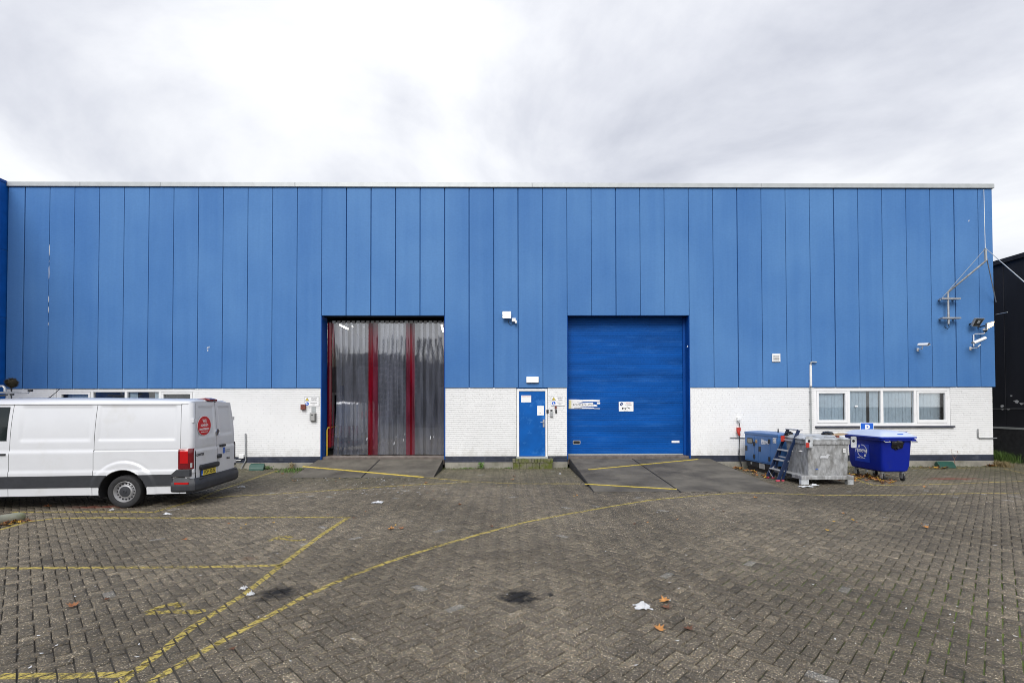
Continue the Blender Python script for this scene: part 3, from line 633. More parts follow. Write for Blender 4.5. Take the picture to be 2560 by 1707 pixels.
# white brickwork: every brick its own little block, painted over
def bricks(name, mat, backmat, rects, holes, z0, z1, ph, proud=.0):
    m = MB(); cw, lw, j = ph, .222, .014
    for (xa, xb) in rects:
        nrow = int(round((z1 - z0) / cw)); hh = (z1 - z0) / nrow
        for r in range(nrow):
            za, zb = z0 + r * hh + j * .4, z0 + (r + 1) * hh - j * .6; x = xa - (lw / 2 if r % 2 else 0) - random.choice((0, .055))
            spans = [(xa, xb)]
            for (h0, h1, hz0, hz1) in holes:
                if zb > hz0 and za < hz1: spans = [s for (a, b) in spans for s in ((a, min(b, h0)), (max(a, h1), b)) if s[1] - s[0] > .02]
            while x < xb:
                for (a, b) in spans:
                    c0, c1 = max(x, a), min(x + lw - .003, b)
                    if c1 - c0 > .015:
                        y0 = YW - proud + random.uniform(-.0018, .0018); ya = YW + .02
                        t_ = random.uniform(-.0012, .0012)
                        m.add([(c0, y0, za + t_), (c1, y0, za - t_), (c1, y0, zb - t_), (c0, y0, zb + t_), (c0, ya, za), (c1, ya, za), (c1, ya, zb), (c0, ya, zb)],
                              [(0, 1, 2, 3), (4, 5, 1, 0), (3, 2, 6, 7), (4, 0, 3, 7), (1, 5, 6, 2)])
                x += lw
    o = m.build(name, mat, WH); o['kind'] = 'stuff'
    for (xa, xb) in rects:
        b = MB(); hs = sorted(h for h in holes if h[0] < xb and h[1] > xa)
        cur = xa
        for h in hs:
            if h[0] > cur: b.box(cur, h[0], YW + .013 - proud, YW + .24, z0, z1)
            if h[2] > z0: b.box(h[0], h[1], YW + .013 - proud, YW + .24, z0, h[2])
            if h[3] < z1: b.box(h[0], h[1], YW + .013 - proud, YW + .24, h[3], z1)
            cur = h[1]
        if cur < xb: b.box(cur, xb, YW + .013 - proud, YW + .24, z0, z1)
        b.build('mortar_bed', backmat, WH)
SECT = [(XL, D1[0]), (D1[1], PD[0]), (PD[1], D2[0]), (D2[1], XWR)]
HOLES = [RW, LW]
bricks('white_brickwork', M_WHITE, M_MORTAR, SECT, HOLES, Z_WB, Z_PB, .064)
bricks('plinth_brickwork', M_PLINTH, M_PLINTH, SECT, [], .185, Z_WB - .002, .063, .004)
for a, b in SECT: MB().box(a + .004, b - .004, YW - .015, YW + .2, -.02, .183).build('footing', M_CONC, WH, bevel=.006, seg=1)
# back rooms behind the windows
for (x0, x1, z0, z1) in HOLES:
    MB().box(x0 - .4, x1 + .4, YW + 2.4, YW + 2.5, .3, 3.2).build('room_wall', M_HALL, WH)
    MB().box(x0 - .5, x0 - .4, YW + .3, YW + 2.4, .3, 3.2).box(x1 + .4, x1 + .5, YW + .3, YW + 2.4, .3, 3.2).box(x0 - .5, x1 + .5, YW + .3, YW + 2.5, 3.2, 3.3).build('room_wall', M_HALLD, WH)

def window(x0, x1, z0, z1, opens, slats):
    wn = sub('window', ((x0 + x1) / 2, YW + .05, z0), WH)
    n = 4; t = .085; fy0, fy1 = YW + .012, YW + .10
    lw_ = (x1 - x0 - t) / n
    f = MB(); f.box(x0, x1, fy0, fy1, z1 - .10, z1).box(x0, x1, fy0, fy1, z0, z0 + .085)
    for k in range(n + 1): f.box(x0 + k * lw_, x0 + k * lw_ + t, fy0 + .001, fy1, z0 + .085, z1 - .10)
    f.build('window_frame', M_WFRAME, wn, bevel=.006, seg=1)
    for k in range(n):
        a, b, c, d = x0 + k * lw_ + t, x0 + (k + 1) * lw_, z0 + .085, z1 - .10
        if opens[k]:
            s_ = MB(); e_ = .07
            s_.box(a + .006, b - .006, fy0 - .008, fy1 - .02, d - e_, d - .006).box(a + .006, b - .006, fy0 - .008, fy1 - .02, c + .006, c + e_ + .03)
            s_.box(a + .006, a + e_, fy0 - .007, fy1 - .02, c + e_ + .03, d - e_).box(b - e_, b - .006, fy0 - .007, fy1 - .02, c + e_ + .03, d - e_)
            s_.build('sash', M_WFRAME, wn, bevel=.006, seg=1)
            a, b, c, d = a + e_, b - e_, c + e_ + .03, d - e_
        MB().box(a - .004, b + .004, YW + .055, YW + .061, c - .004, d + .004).build('pane', M_GLASS, wn)
        xx = a + .02
        while xx < b - .01:
            wd = min(.124, b - .005 - xx)
            if slats and not any(g0 < (xx - a) / (b - a) < g1 for g0, g1 in slats[k]):
                R_ = Matrix.Rotation(rad(random.uniform(3, 8)), 3, 'Z')
                MB().obox((xx + wd / 2, YW + .12, (c + d) / 2), (wd / 2, .0015, (d - c) / 2 + .12), R_).build('blind_slat', M_BLIND, wn)
            xx += .112
    return wn
rw = window(*RW, (1, 0, 0, 1), [[(.30, .40)], [(.52, .64)], [], [(.90, 1.)]])
window(*LW, (1, 0, 0, 1), [[], [(0, 1.)], [(.2, .8)], [(0, .9)]])
MB().box(RW[0] + .01, RW[1] + .09, YW - .07, YW + .02, RW[2] - .055, RW[2] - .006).build('window_sill', M_PLINTH, WH, bevel=.006, seg=1)
MB().box(P(2020 + 620 / 5.88, 1).x, P(2020 + 665 / 5.88, 1).x, YW + .045, YW + .053, P(1, 1021.5).z, P(1, 1017.8).z).build('window_sticker', M_PAPER, rw)

# personnel door
pdr = sub('door', ((PD[0] + PD[1]) / 2, YW + .05, .38), WH)
zt_ = P(1330, 971.5).z; zb_ = P(1330, 1143).z
MB().box(PD[0] + .01, PD[0] + .085, YW + .01, YW + .12, zb_, zt_ - .075).box(PD[1] - .075, PD[1] - .01, YW + .01, YW + .12, zb_, zt_ - .075).box(PD[0] + .01, PD[1] - .01, YW + .01, YW + .12, zt_ - .075, zt_).build('door_frame', M_WFRAME, pdr, bevel=.004, seg=1)
MB().box(PD[0] + .09, PD[1] - .08, YW + .035, YW + .085, zb_ + .035, zt_ - .08).build('door_leaf', M_DOOR, pdr, bevel=.004, seg=1)
MB().box(PD[0] + .0, PD[1] - .0, YW - .005, YW + .14, zb_ - .035, zb_ + .03).build('threshold', M_ALU, pdr)
MB().box(PD[0] - .02, PD[1] + .02, YW + .15, YW + .2, 0, Z_PB).build('door_backing', M_DARK, pdr)
MB().box(PD[0] + .003, PD[1] - .003, YW + .013, YW + .14, zt_ + .003, Z_PB + .015).build('door_lintel', M_JOINT, pdr)
h = P(1357, 1048); h2 = P(1361.5, 1067.5)
MB().box(h.x, h2.x, YW + .02, YW + .033, h2.z, h.z).build('handle_plate', M_GREY, pdr, bevel=.003)
MB().tube([(h.x + .025, YW + .02, h.z - .09), (h.x + .025, YW - .03, h.z - .09), (h.x - .075, YW - .03, h.z - .09)], .011).build('door_handle', M_GREY, pdr, smooth=True)
for zz_ in (.75, 1.4, 2.1): MB().tube([(PD[0] + .085, YW + .028, zz_ - .05), (PD[0] + .085, YW + .028, zz_ + .05)], .011).build('door_hinge', M_BLACK, pdr)
a, b = P(1366, 1024), P(1371.5, 1032.5); MB().box(a.x, b.x, YW - .02, YW + .009, b.z, a.z).build('lock_case', M_BLACK, pdr, bevel=.004)

# blue roller door
rdo = sub('roller_door', ((D2[0] + D2[1]) / 2, YW + .35, Z_SILL), WH)
YR = YW + .35; za, zbt = P(1500, 1137, YR).z, Z_DT + .12
ns = 25; hs = (zbt - za - .04) / ns
def slat_prof(z):
    return [(YR + .03, z + .002), (YR + .004, z + .002), (YR, z + .010), (YR, z + hs * .30), (YR + .005, z + hs * .32), (YR + .005, z + hs * .36), (YR, z + hs * .38), (YR, z + hs * .63), (YR + .005, z + hs * .65), (YR + .005, z + hs * .69), (YR, z + hs * .71), (YR, z + hs - .010), (YR + .004, z + hs - .002), (YR + .03, z + hs - .002)]
s0 = MB().prism([(y - YR, z) for y, z in slat_prof(0)], D2[0] + .02, D2[1] - .02, 'yz').build('door_slat', M_SLAT, None)
s0.parent = rdo; s0.location = Vector((0, YR, za + .04)) - Vector(((D2[0] + D2[1]) / 2, YW + .35, Z_SILL))
for k in range(1, ns):
    c = share(s0, s0.location + Vector((0, 0, hs * k))); c.location.y += random.uniform(-.0015, .0015)
MB().box(D2[0] + .03, D2[1] - .03, YR + .004, YR + .03, za, za + .037).build('bottom_seal', M_ALU, rdo)
a, b = P(1432, 1100.5, YR), P(1451, 1110, YR)
rim = MB(); rim.prism([(p[0], p[1]) for p in [(q[0], q[1]) for q in [(x_, z_) for x_, z_, _ in rrect((a.x + b.x) / 2, (a.z + b.z) / 2, (b.x - a.x) / 2, (a.z - b.z) / 2, .03, 0)]]], YR - .008, YR + .002, 'xz'); rim.build('grip_rim', M_GREYBOX, rdo)
rim = MB(); rim.prism([(x_, z_) for x_, z_, _ in rrect((a.x + b.x) / 2, (a.z + b.z) / 2, (b.x - a.x) / 2 - .02, (a.z - b.z) / 2 - .02, .025, 0)], YR - .010, YR - .003, 'xz'); rim.build('grip_hole', M_DARK, rdo)
for dd, nm in ((D1, 0), (D2, 1)):
    ins = .03
    MB().box(dd[0] - .02, dd[0] + .015, YW - .012, YW + .45, Z_SILL - .02, Z_DT - .002).build('door_reveal', M_DBLUE, WH, bevel=.004, seg=1)
    MB().box(dd[1] - .015, dd[1] + .02, YW - .012, YW + .45, Z_SILL - .02, Z_DT - .002).build('door_reveal', M_DBLUE, WH, bevel=.004, seg=1)
    MB().box(dd[0] + .016, dd[1] - .016, YW + .30, YW + .7, .12, Z_SILL + .08).box(dd[0] + .016, dd[1] - .016, YW + .06, YW + .3, .1, Z_SILL + .07).build('door_sill', M_STEEL, WH, bevel=.01, seg=1)
    MB().box(dd[0] - .02, dd[1] + .02, YW + .262, YW + .5, Z_DT + .02, Z_DT + .5).build('lintel_box', M_DARK, WH)
MB().box(D2[1] - .10, D2[1] - .016, YR - .05, YR + .06, Z_SILL + .08, Z_DT).build('guide_rail', M_DBLUE, rdo)

# strip curtain
scu = sub('strip_curtain', ((D1[0] + D1[1]) / 2, YW + .42, Z_SILL), WH)
YC = YW + .42
ztop = P(960, 806, YC).z; zbot = P(960, 1137, YC).z
def strip(u0, u1, mat, y, zt, zb, sway=0., curl=.0025, lab=None):
    x0, x1 = P(u0, 900, y).x, P(u1, 900, y).x; m = MB(); nx, nz = 6, 16; vs = []
    ph, am = random.uniform(0, 6), random.uniform(.0004, .0013)
    for k in range(nz + 1):
        z = zt + (zb - zt) * k / nz
        for i in range(nx + 1):
            s_ = i / nx; xx = x0 + (x1 - x0) * s_ + sway * math.sin(math.pi * k / nz) * (1 - s_)
            vs.append((xx, y - curl * 4 * s_ * (1 - s_) + am * math.sin(k * .7 + ph), z))
    m.add(vs, [(k * (nx + 1) + i, k * (nx + 1) + i + 1, (k + 1) * (nx + 1) + i + 1, (k + 1) * (nx + 1) + i) for k in range(nz) for i in range(nx)])
    o = m.build('curtain_strip', mat, scu, smooth=True)
    if lab: o['label'] = lab
    return o
strip(818.5, 829.5, M_STRIPD, YC + .03, ztop, zbot + .25, .0, .05, 'dark red bunched strip')
strip(829, 836, M_STRIPR, YC + .02, ztop, zbot + .3, .09, .03, 'slack red strip')
us = np.linspace(834, 920, 7)
for k in range(6): strip(us[k], us[k + 1] + 6.5, M_STRIP, YC + (.012 if k % 2 else -.012), ztop, zbot + random.uniform(0, .02), .10 * (k == 0))
strip(921, 933.5, M_STRIPD, YC + .004, ztop, zbot, 0, .004, 'red strip'); strip(932, 945, M_STRIPR, YC - .012, ztop, zbot, 0, .004, 'pinkish strip')
us = np.linspace(945, 1017, 7)
for k in range(6): strip(us[k], us[k + 1] + 2.5, M_STRIP, YC + (.010 if k % 2 else -.014), ztop, zbot + random.uniform(0, .02))
for k in range(5): strip(us[k] + 6, us[k + 1] + 5, M_STRIP, YC + .03 + .006 * (k % 2), ztop, zbot + .02)
strip(1015.5, 1025.5, M_STRIPR, YC - .010, ztop, zbot, 0, .004, 'pinkish strip'); strip(1025, 1031.5, M_STRIPD, YC + .006, ztop, zbot, 0, .004, 'red strip'); strip(1030.5, 1037.5, M_STRIPR, YC - .008, ztop, zbot, 0, .004, 'pinkish strip')
us = np.linspace(1037, 1109, 6)
for k in range(5): strip(us[k], us[k + 1] + 6.5, M_STRIP, YC + (.012 if k % 2 else -.012), ztop, zbot + random.uniform(0, .02))
strip(1108.5, 1112, M_STRIPD, YC + .004, ztop, zbot, 0, .004, 'red strip')
for u, v, s_ in ((1076, 1094, .06), (1084, 1092, .03), (985, 1108, .05), (917, 1097, .05), (990, 1092, .03), (1008, 1100, .04), (1012, 1085, .03)):      # chalky scuffs on the plastic
    c = P(u, v, YC - .03); MB().prism([(c.x - s_ * .3, c.z - s_), (c.x + s_ * .2, c.z - s_ * .7), (c.x + s_ * .45, c.z + s_ * .8), (c.x - s_ * .05, c.z + s_)], YC - .031, YC - .030, 'xz').build('scuff_mark', M_LITTER, scu)
MB().tube([(D1[0] + .02, YC, ztop + .02), (D1[1] - .02, YC, ztop + .02)], .02).build('curtain_rail', M_BLACK, scu)
for k in range(24):
    xx = D1[0] + .25 + k * (D1[1] - D1[0] - .3) / 23.
    MB().box(xx - .05, xx + .05, YC - .035, YC + .03, ztop - .03, ztop + .05).build('strip_clamp', M_GREYBOX if k % 5 else M_ALU, scu)

# ---- blue side wing on the left, black neighbour on the right
lwg = thing('side_wing', 'darker blue wing of the warehouse running forward at the picture edge', 'building', (XL - 3, 12, 0))
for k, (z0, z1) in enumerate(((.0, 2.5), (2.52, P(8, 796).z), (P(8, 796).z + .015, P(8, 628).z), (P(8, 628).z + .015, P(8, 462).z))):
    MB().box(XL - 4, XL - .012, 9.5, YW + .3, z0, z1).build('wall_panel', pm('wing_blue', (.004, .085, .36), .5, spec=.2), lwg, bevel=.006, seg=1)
MB().box(XL - 4.02, XL - .02, 9.49, YW + .28, .01, P(8, 462).z - .02).build('wing_core', M_JOINT, lwg)
MB().box(XL - 4.05, XL + .0, 9.45, YW + .3, P(8, 462).z + .002, P(8, 455).z).build('roof_trim', M_DBLUE, lwg)
NX = 17.5
nb = thing('black_building', 'black clad neighbouring building with a brick base', 'building', (NX + 5, 26, 0))
zb1 = P(2500, 1069, 17.6).z; ztp = P(2492, 672, 17.68).z
yy = 12.0
while yy < 40:
    MB().box(NX, NX + .06, yy + .006, yy + .994, zb1 + .06, ztp).build('wall_panel', M_BCLAD, nb, bevel=.006, seg=1); yy += 1.0
MB().box(NX + .05, NX + 12, 12, 40, .0, ztp - .02).build('building_core', M_DARK, nb)
MB().box(NX - .06, NX + 12, 11.98, 40.02, ztp + .003, ztp + .16).build('roof_trim', M_BCLAD, nb)
MB().box(NX - .05, NX + .05, 12, 40, zb1 - .01, zb1 + .055).build('coping', M_ALU, nb)
m = MB()
for r in range(int(zb1 / .066)):
    y = 12 + (.11 if r % 2 else 0)
    while y < 30:
        m.box(NX - .04 + random.uniform(-.002, .002), NX + .04, y, y + .21, .03 + r * .0655, .03 + r * .0655 + .055); y += .222
o = m.build('brick_base', M_BBRICK, nb); o['kind'] = 'stuff'
MB().box(NX - .032, NX + .05, 12, 40, -.02, zb1 - .012).build('mortar_bed', M_BBRICK, nb)
for (u, v, s_) in ((2541, 1004, .10), (2553, 1009, .07), (2505, 1015, .08), (2521, 1023, .05), (2506, 1023, .05), (2528, 989, .05)):
    d = ray(u, v); t_ = (NX - .004 - CAM.x) / d.x; c = CAM + d * t_
    pl = [(c.y + s_ * random.uniform(.6, 1.3) * math.cos(k * .9) * (1.5 if k % 2 else .7), c.z + s_ * .6 * random.uniform(.5, 1.2) * math.sin(k * .9)) for k in range(7)]
    MB().prism(pl, NX - .004, NX - .001, 'yz').build('paint_chip', M_LITTER, nb)
a = P(2496, 1023, 17.6); MB().tube([(NX - .02, 17.8, a.z + .02), (NX - .02, 16, a.z + .04)], .008).build('surface_cable', M_GREY, nb)

# ---- what stands behind the camera (it shows mirrored in the strips)
ob = thing('opposite_building', 'dark long warehouse across the yard, mirrored in the strip curtain', 'building', (-12, -24, 0))
for k in range(10):
    MB().box(-34 + k * 3.2, -34 + k * 3.2 + 3.17, -24.2, -24.0, .6, 7.0 + (0.9 if k in (5, 6) else 0)).build('wall_panel', M_HALLD if k % 2 else M_BCLAD, ob)
MB().box(-34, -2, -34, -24.21, 0, 6.9).build('building_core', M_HALLD, ob)
for k in range(9): MB().box(-18.5, -11.5, -23.98, -23.9, 1.2 + k * .7, 1.32 + k * .7).build('wall_rail', M_GREYBOX, ob)
def tree(x, y, h, r, label, seed):
    rr = random.Random(seed); t = thing('tree', label, 'tree', (x, y, 0), group='trees across the yard')
    MB().tube([(x, y, 0), (x + .1, y, h * .3), (x - .1, y + .1, h * .6), (x, y, h * .85)], [.22, .17, .11, .04]).build('trunk', M_BARK, t, smooth=True)
    m = MB()
    for k in range(12):
        a = rr.uniform(0, 6.28); e_ = Vector((x + math.cos(a) * r * .7, y + math.sin(a) * r * .7, h * rr.uniform(.5, .9))); m.tube([(x, y, h * rr.uniform(.25, .6)), tuple(e_)], [.07, .015], 5)
    m.build('branches', M_BARK, t)
    m = MB(); cl = [(rr.gauss(0, r * .45), rr.gauss(0, r * .45), h * rr.uniform(.45, .97)) for _ in range(26)]
    for k in range(1700):
        c = rr.choice(cl); p = Vector((x + c[0] + rr.gauss(0, .45), y + c[1] + rr.gauss(0, .45), min(h, c[2] + rr.gauss(0, .4)))); u_ = Vector((rr.gauss(0, 1), rr.gauss(0, 1), rr.gauss(0, 1))).normalized(); v_ = u_.orthogonal().normalized(); s_ = rr.uniform(.10, .22)
        m.add([p - u_ * s_, p + v_ * s_ * .6, p + u_ * s_, p - v_ * s_ * .6], [(0, 1, 2, 3)])
    m.build('crown', M_TREEL[seed % 2], t)
for k, (x, h, r) in enumerate(((-27, 8.6, 2.6), (-22.5, 8.2, 2.6), (-18.6, 8.4, 2.2), (-9.6, 9.2, 2.2), (-6.2, 8.4, 2.0), (-3.4, 7.8, 2.0))):
    tree(x, -21.5, h, r, 'autumn tree across the yard, mirrored in the strip curtain', k)

# ================================================================== THE VAN
def van():
    TH = math.atan(.0869); P0 = Vector((-6.244, 9.759, 0))
    V = thing('delivery_van', 'white panel van parked beside the wall with a red round sticker on its back door', 'van', P0, TH)
    Wv = 1.85; UW, ZW, RA = 1.255, .318, .44
    def tum(z): return np.where(z > 1.1, .095 * np.clip((z - 1.1) / .95, 0, 2) ** 2, .02 * ((1.1 - z) / .8) ** 2)
    def lean(z): return np.where(z > 1.1, .055 * np.clip((z - 1.1) / .95, 0, 2) ** 2, 0.)
    def dfun(u, z):
        d = np.zeros_like(u)
        for ua, ub in ((.306, 1.754), (1.87, 3.155)):
            ins = smooth(ua, ua + .03, u) * smooth(ub, ub - .03, u) * smooth(2.005, 1.98, z) * smooth(1.30, 1.36, z)
            d -= .016 * ins
        d += .022 * smooth(1.135, 1.115, z)                 # shoulder under the waist crease
        d -= .014 * np.exp(-((z - 1.128) / .010) ** 2)
        d += .016 * smooth(.745, .715, z)
        r = np.hypot(u - UW, z - ZW)
        d += .020 * smooth(.62, .575, r) - .010 * np.exp(-((r - .60) / .02) ** 2) * smooth(.6, .8, z)
        d -= .005 * np.exp(-((r - .495) / .008) ** 2)
        return d
    def side(name, u0, u1, z0, z1, mat, off=0., near=True, step=.022, hole=True):
        nu, nz = max(2, int((u1 - u0) / step)), max(2, int((z1 - z0) / step)); uu, zz = np.meshgrid(np.linspace(u0, u1, nu + 1), np.linspace(z0, z1, nz + 1), indexing='ij')
        r = np.hypot(uu - UW, zz - ZW)
        if hole:
            near_ = (np.abs(r - RA) < .6 * step); s_ = np.where(near_, RA / np.maximum(r, 1e-6), 1.); uu2 = UW + (uu - UW) * s_; zz2 = ZW + (zz - ZW) * s_; uu, zz = uu2, np.maximum(zz2, z0)
        d = dfun(uu, zz) + off; y = tum(zz) - d; x = -(uu + lean(zz) * np.clip(1 - uu / .8, 0, 1))
        if not near: y = Wv - y
        m = MB(); m.v = [tuple(p) for p in np.stack([x, y, zz], -1).reshape(-1, 3)]
        for i in range(nu):
            for k in range(nz):
                cu, cz = (uu[i, k] + uu[i + 1, k + 1]) / 2, (zz[i, k] + zz[i + 1, k + 1]) / 2
                if hole and math.hypot(cu - UW, cz - ZW) < RA - .002: continue
                a = i * (nz + 1) + k; m.f.append((a, a + 1, a + nz + 2, a + nz + 1))
        return m.build(name, mat, V, smooth=True, local=True, ang=50)
    for nr in (True, False):
        side('body_side', .223, 1.804, .27, 2.03, M_VAN, near=nr)
        side('sliding_door' if not nr else 'side_panel', 1.812, 3.306, .27, 2.03, M_VAN, near=nr, hole=False, step=.03)
        side('front_door', 3.314, 4.45, .27, 2.03, M_VAN, near=nr, hole=False, step=.05)
        side('corner_post', .10, .216, .27, 2.05, M_VAN, near=nr, hole=False)
        side('side_trim', .34, 4.4, .425, .652, M_VBLK, .012, near=nr)
        for ua, ub in ((3.37, 4.25),): side('door_window', ua, ub, 1.33, 1.98, M_VGLASS, .006, near=nr, hole=False, step=.1)
    # dark core behind the seams, floor, wheel arches
    c = MB(); c.box(-4.5, -.2, .05, Wv - .05, .72, 1.1); c.box(-4.5, -.2, .16, Wv - .16, 1.1, 2.0); c.box(-4.44, -1.75, .06, Wv - .06, .30, .72); c.box(-.78, -.15, .06, Wv - .06, .33, .72); c.box(-1.75, -.78, .42, Wv - .42, .3, .72)
    c.build('inner_body', M_DARK, V, local=True)
    for yy0, s_ in ((.0, 1), (Wv, -1)):
        secs = []
        for k in range(25):
            a = math.pi * k / 24 * 1.16 - .25; secs.append([(-UW - .0 + (RA + .001) * math.cos(a), yy0 - s_ * .014, ZW + (RA + .001) * math.sin(a)), (-UW + (RA + .001) * math.cos(a), yy0 + s_ * .40, ZW + (RA + .001) * math.sin(a))])
        MB().loft(secs, closed=False).build('wheel_arch', M_DARK, V, local=True)
    for nr in (True, False):
        for nm, mt, a0, a1, rr_ in (('arch_lip', M_VAN, 48.5, 131.5, .013), ('arch_lip', M_VBLK, 12, 48, .015), ('arch_lip', M_VBLK, 132, 168, .015)):
            pts = []
            for k in range(29):
                a = rad(a0 + (a1 - a0) * k / 28); u, z = UW - RA * math.cos(a), ZW + RA * math.sin(a); d = float(dfun(np.array(u), np.array(z))) - .004; y = float(tum(np.array(z))) - d
                pts.append((-u, y if nr else Wv - y, z))
            MB().tube(pts, rr_, 8).build(nm, mt, V, smooth=True, local=True)
    # roof, a shallow crown with rounded shoulders
    secs = []
    for u, dz in ((.13, -.05), (.16, -.012), (.22, 0.), (.6, .012), (1.6, .022), (2.8, .03), (3.6, .022), (4.2, .0), (4.45, -.05)):
        q = []
        for k in range(21):
            s_ = k / 20 * 2 - 1; prof = (1 - abs(s_) ** 3.2) ** .55 if abs(s_) < 1 else 0
            q.append((-u, Wv / 2 + s_ * (Wv / 2 - .082), 2.036 + .105 * prof + dz * prof))
        q.append((-u, Wv / 2, 2.02)); secs.append(q)
    MB().loft(secs).build('roof', M_VAN, V, smooth=True, local=True, ang=35)
    for yy0 in (.08, Wv - .08): MB().tube([(-.25, yy0, 2.033), (-4.4, yy0, 2.033)], .010, 6).build('gutter', M_VAN, V, smooth=True, local=True)
    # rear corners
    for nr in (True, False):
        secs = []
        for z in np.linspace(.5, 2.06, 40):
            q = []
            for k in range(9):
                a = rad(90) * k / 8; r = .10; x = -(r + float(lean(z))) + r * math.sin(a); y = float(tum(z)) - float(dfun(np.array(.3), np.array(z))) * (1 - k / 8) + r - r * math.cos(a)
                q.append((x, y if nr else Wv - y, z))
            secs.append(q)
        MB().loft(secs, closed=False).build('corner_post', M_VAN, V, smooth=True, local=True)
    # rear doors
    def rear(name, ya, yb, edge):
        nz, ny = 70, 34; zz, ss = np.meshgrid(np.linspace(.52, 2.075, nz + 1), np.linspace(0, 1, ny + 1), indexing='ij')
        lo = np.where(edge == 0, tum(zz) + .102, Wv / 2 + .004); hi = np.where(edge == 0, Wv / 2 - .004, Wv - tum(zz) - .102)
        yy_ = lo + (hi - lo) * ss
        d = .02 * (1 - ((yy_ - Wv / 2) / (Wv / 2)) ** 2)
        e0, e1 = (.13, .86) if edge == 0 else (.14, .87)
        d -= .012 * smooth(e0, e0 + .04, ss) * smooth(e1 + .06, e1, ss) * smooth(1.985, 1.955, zz) * smooth(1.33, 1.40, zz)
        d += .014 * smooth(1.12, 1.08, zz) - .010 * np.exp(-((zz - 1.13) / .014) ** 2)
        x = -lean(zz) + d - .004
        m = MB(); m.v = [tuple(p) for p in np.stack([x, yy_, zz], -1).reshape(-1, 3)]
        m.f = [(i * (ny + 1) + k, i * (ny + 1) + k + 1, (i + 1) * (ny + 1) + k + 1, (i + 1) * (ny + 1) + k) for i in range(nz) for k in range(ny)]
        return m.build(name, M_VAN, V, smooth=True, local=True, ang=50)
    rd1 = rear('rear_door', 0, 0, 0); rd2 = rear('rear_door', 0, 0, 1)
    MB().box(-.3, -.03, .12, Wv - .12, .5, 1.2).box(-.4, -.13, .18, Wv - .18, 1.2, 2.05).build('door_gap', M_DARK, V, local=True)
    def rx(y, z): return float(-lean(np.array(z)) + .02 * (1 - ((y - Wv / 2) / (Wv / 2)) ** 2) + .014 * float(smooth(1.12, 1.08, np.array(z))))
    # sticker, badge, plate, handles, lettering
    MB().prism(disc(.425, 1.585, .202, 40, 1.30), rx(.425, 1.5) + .001, rx(.425, 1.5) + .004, 'yz').build('sticker_ring', M_PAPER, rd1, local=True)
    MB().prism(disc(.425, 1.585, .196, 40, 1.30), rx(.425, 1.5) + .004, rx(.425, 1.5) + .006, 'yz').build('sticker', pm('sticker_red', (.55, .012, .015), .4), rd1, local=True)
    xx = rx(.425, 1.5) + .007
    for s_, z_, h_ in (('Wij', 1.655, .095), ('zoeken', 1.575, .092), ('monteurs', 1.495, .088)): txt(s_, (xx, .425, z_), h_, M_PAPER, rd1, '+x', 1.1, 'CENTER', local=True, bold=.012)
    txt('werkenbijmonteurs.nl', (xx, .425, 1.45), .03, M_PAPER, rd1, '+x', 1, 'CENTER', local=True)
    xx = rx(.93, 1.43)
    MB().lathe([(.0, xx + .012), (.055, xx + .012), (.062, xx + .022), (.072, xx + .018), (.074, xx - .01)], (0, .935, 1.43), 'x', 28).build('badge', M_CHROME, rd1, smooth=True, local=True)
    MB().lathe([(.0, xx + .016), (.054, xx + .016)], (0, .935, 1.43), 'x', 28).build('badge_disc', M_BLACK, rd1, local=True)
    bx_ = xx + .017
    b_ = MB()
    for p, q in (((-.030, .046), (-.012, .004)), ((-.012, .004), (0, .03)), ((0, .03), (.012, .004)), ((.012, .004), (.030, .046)), ((-.048, .012), (-.024, -.042)), ((-.024, -.042), (-.002, -.002)), ((.002, -.002), (.024, -.042)), ((.024, -.042), (.048, .012))):
        b_.bar((bx_, .935 + p[0], 1.43 + p[1]), (bx_, .935 + q[0], 1.43 + q[1]), .009, .004, (1, 0, 0))
    b_.build('badge_emblem', M_CHROME, rd1, local=True)
    xx = rx(.5, .7)
    MB().loft([rrect_yz(.585, .745, .37, .052, .04, xx - .004), rrect_yz(.585, .745, .37, .052, .04, xx + .035), rrect_yz(.585, .742, .35, .038, .03, xx + .045)]).build('plate_light_bar', M_BLACK, rd1, smooth=True, local=True, ang=40)
    MB().box(xx - .002, xx + .010, .245, .845, .555, .70).build('plate_holder', M_BLACK, rd1, bevel=.004, local=True)
    MB().box(xx + .010, xx + .014, .325, .832, .575, .682).build('number_plate', M_SYEL, rd1, local=True)
    MB().box(xx + .010, xx + .0142, .265, .322, .575, .682).build('plate_band', M_SBLUE, rd1, local=True)
    txt('VDF-90-N', (xx + .016, .578, .592), .108, M_INK, rd1, '+x', .98, 'CENTER', local=True, bold=.008)
    txt('NL', (xx + .016, .293, .585), .036, M_PAPER, rd1, '+x', 1, 'CENTER', local=True)
    txt('CRAFTER', (rx(.2, 1.0) + .004, .10, .985), .075, M_VBLK, rd1, '+x', .95, local=True, bold=.02)
    x2 = rx(1.2, 1.1); MB().loft([rrect_yz(1.14, 1.12, .12, .026, .02, x2), rrect_yz(1.14, 1.12, .115, .022, .02, x2 + .03)]).build('door_handle', M_BLACK, rd2, smooth=True, local=True)
    x2 = rx(.98, .9); MB().loft([rrect_yz(.985, .905, .085, .045, .04, x2 - .01), rrect_yz(.985, .905, .08, .042, .04, x2 + .03), rrect_yz(.985, .905, .05, .03, .03, x2 + .042)]).build('door_lock', M_VBLK, rd2, smooth=True, local=True)
    x2 = rx(1.2, 1.0) + .002
    MB().prism([(1.165, 1.07), (1.255, 1.07), (1.255, .97), (1.21, .93), (1.165, .97)], x2, x2 + .002, 'yz').build('shield_sticker', M_SBLUE, rd2, local=True)
    MB().box(x2, x2 + .002, 1.19, 1.23, .985, 1.045).build('shield_mark', M_PAPER, rd2, local=True)
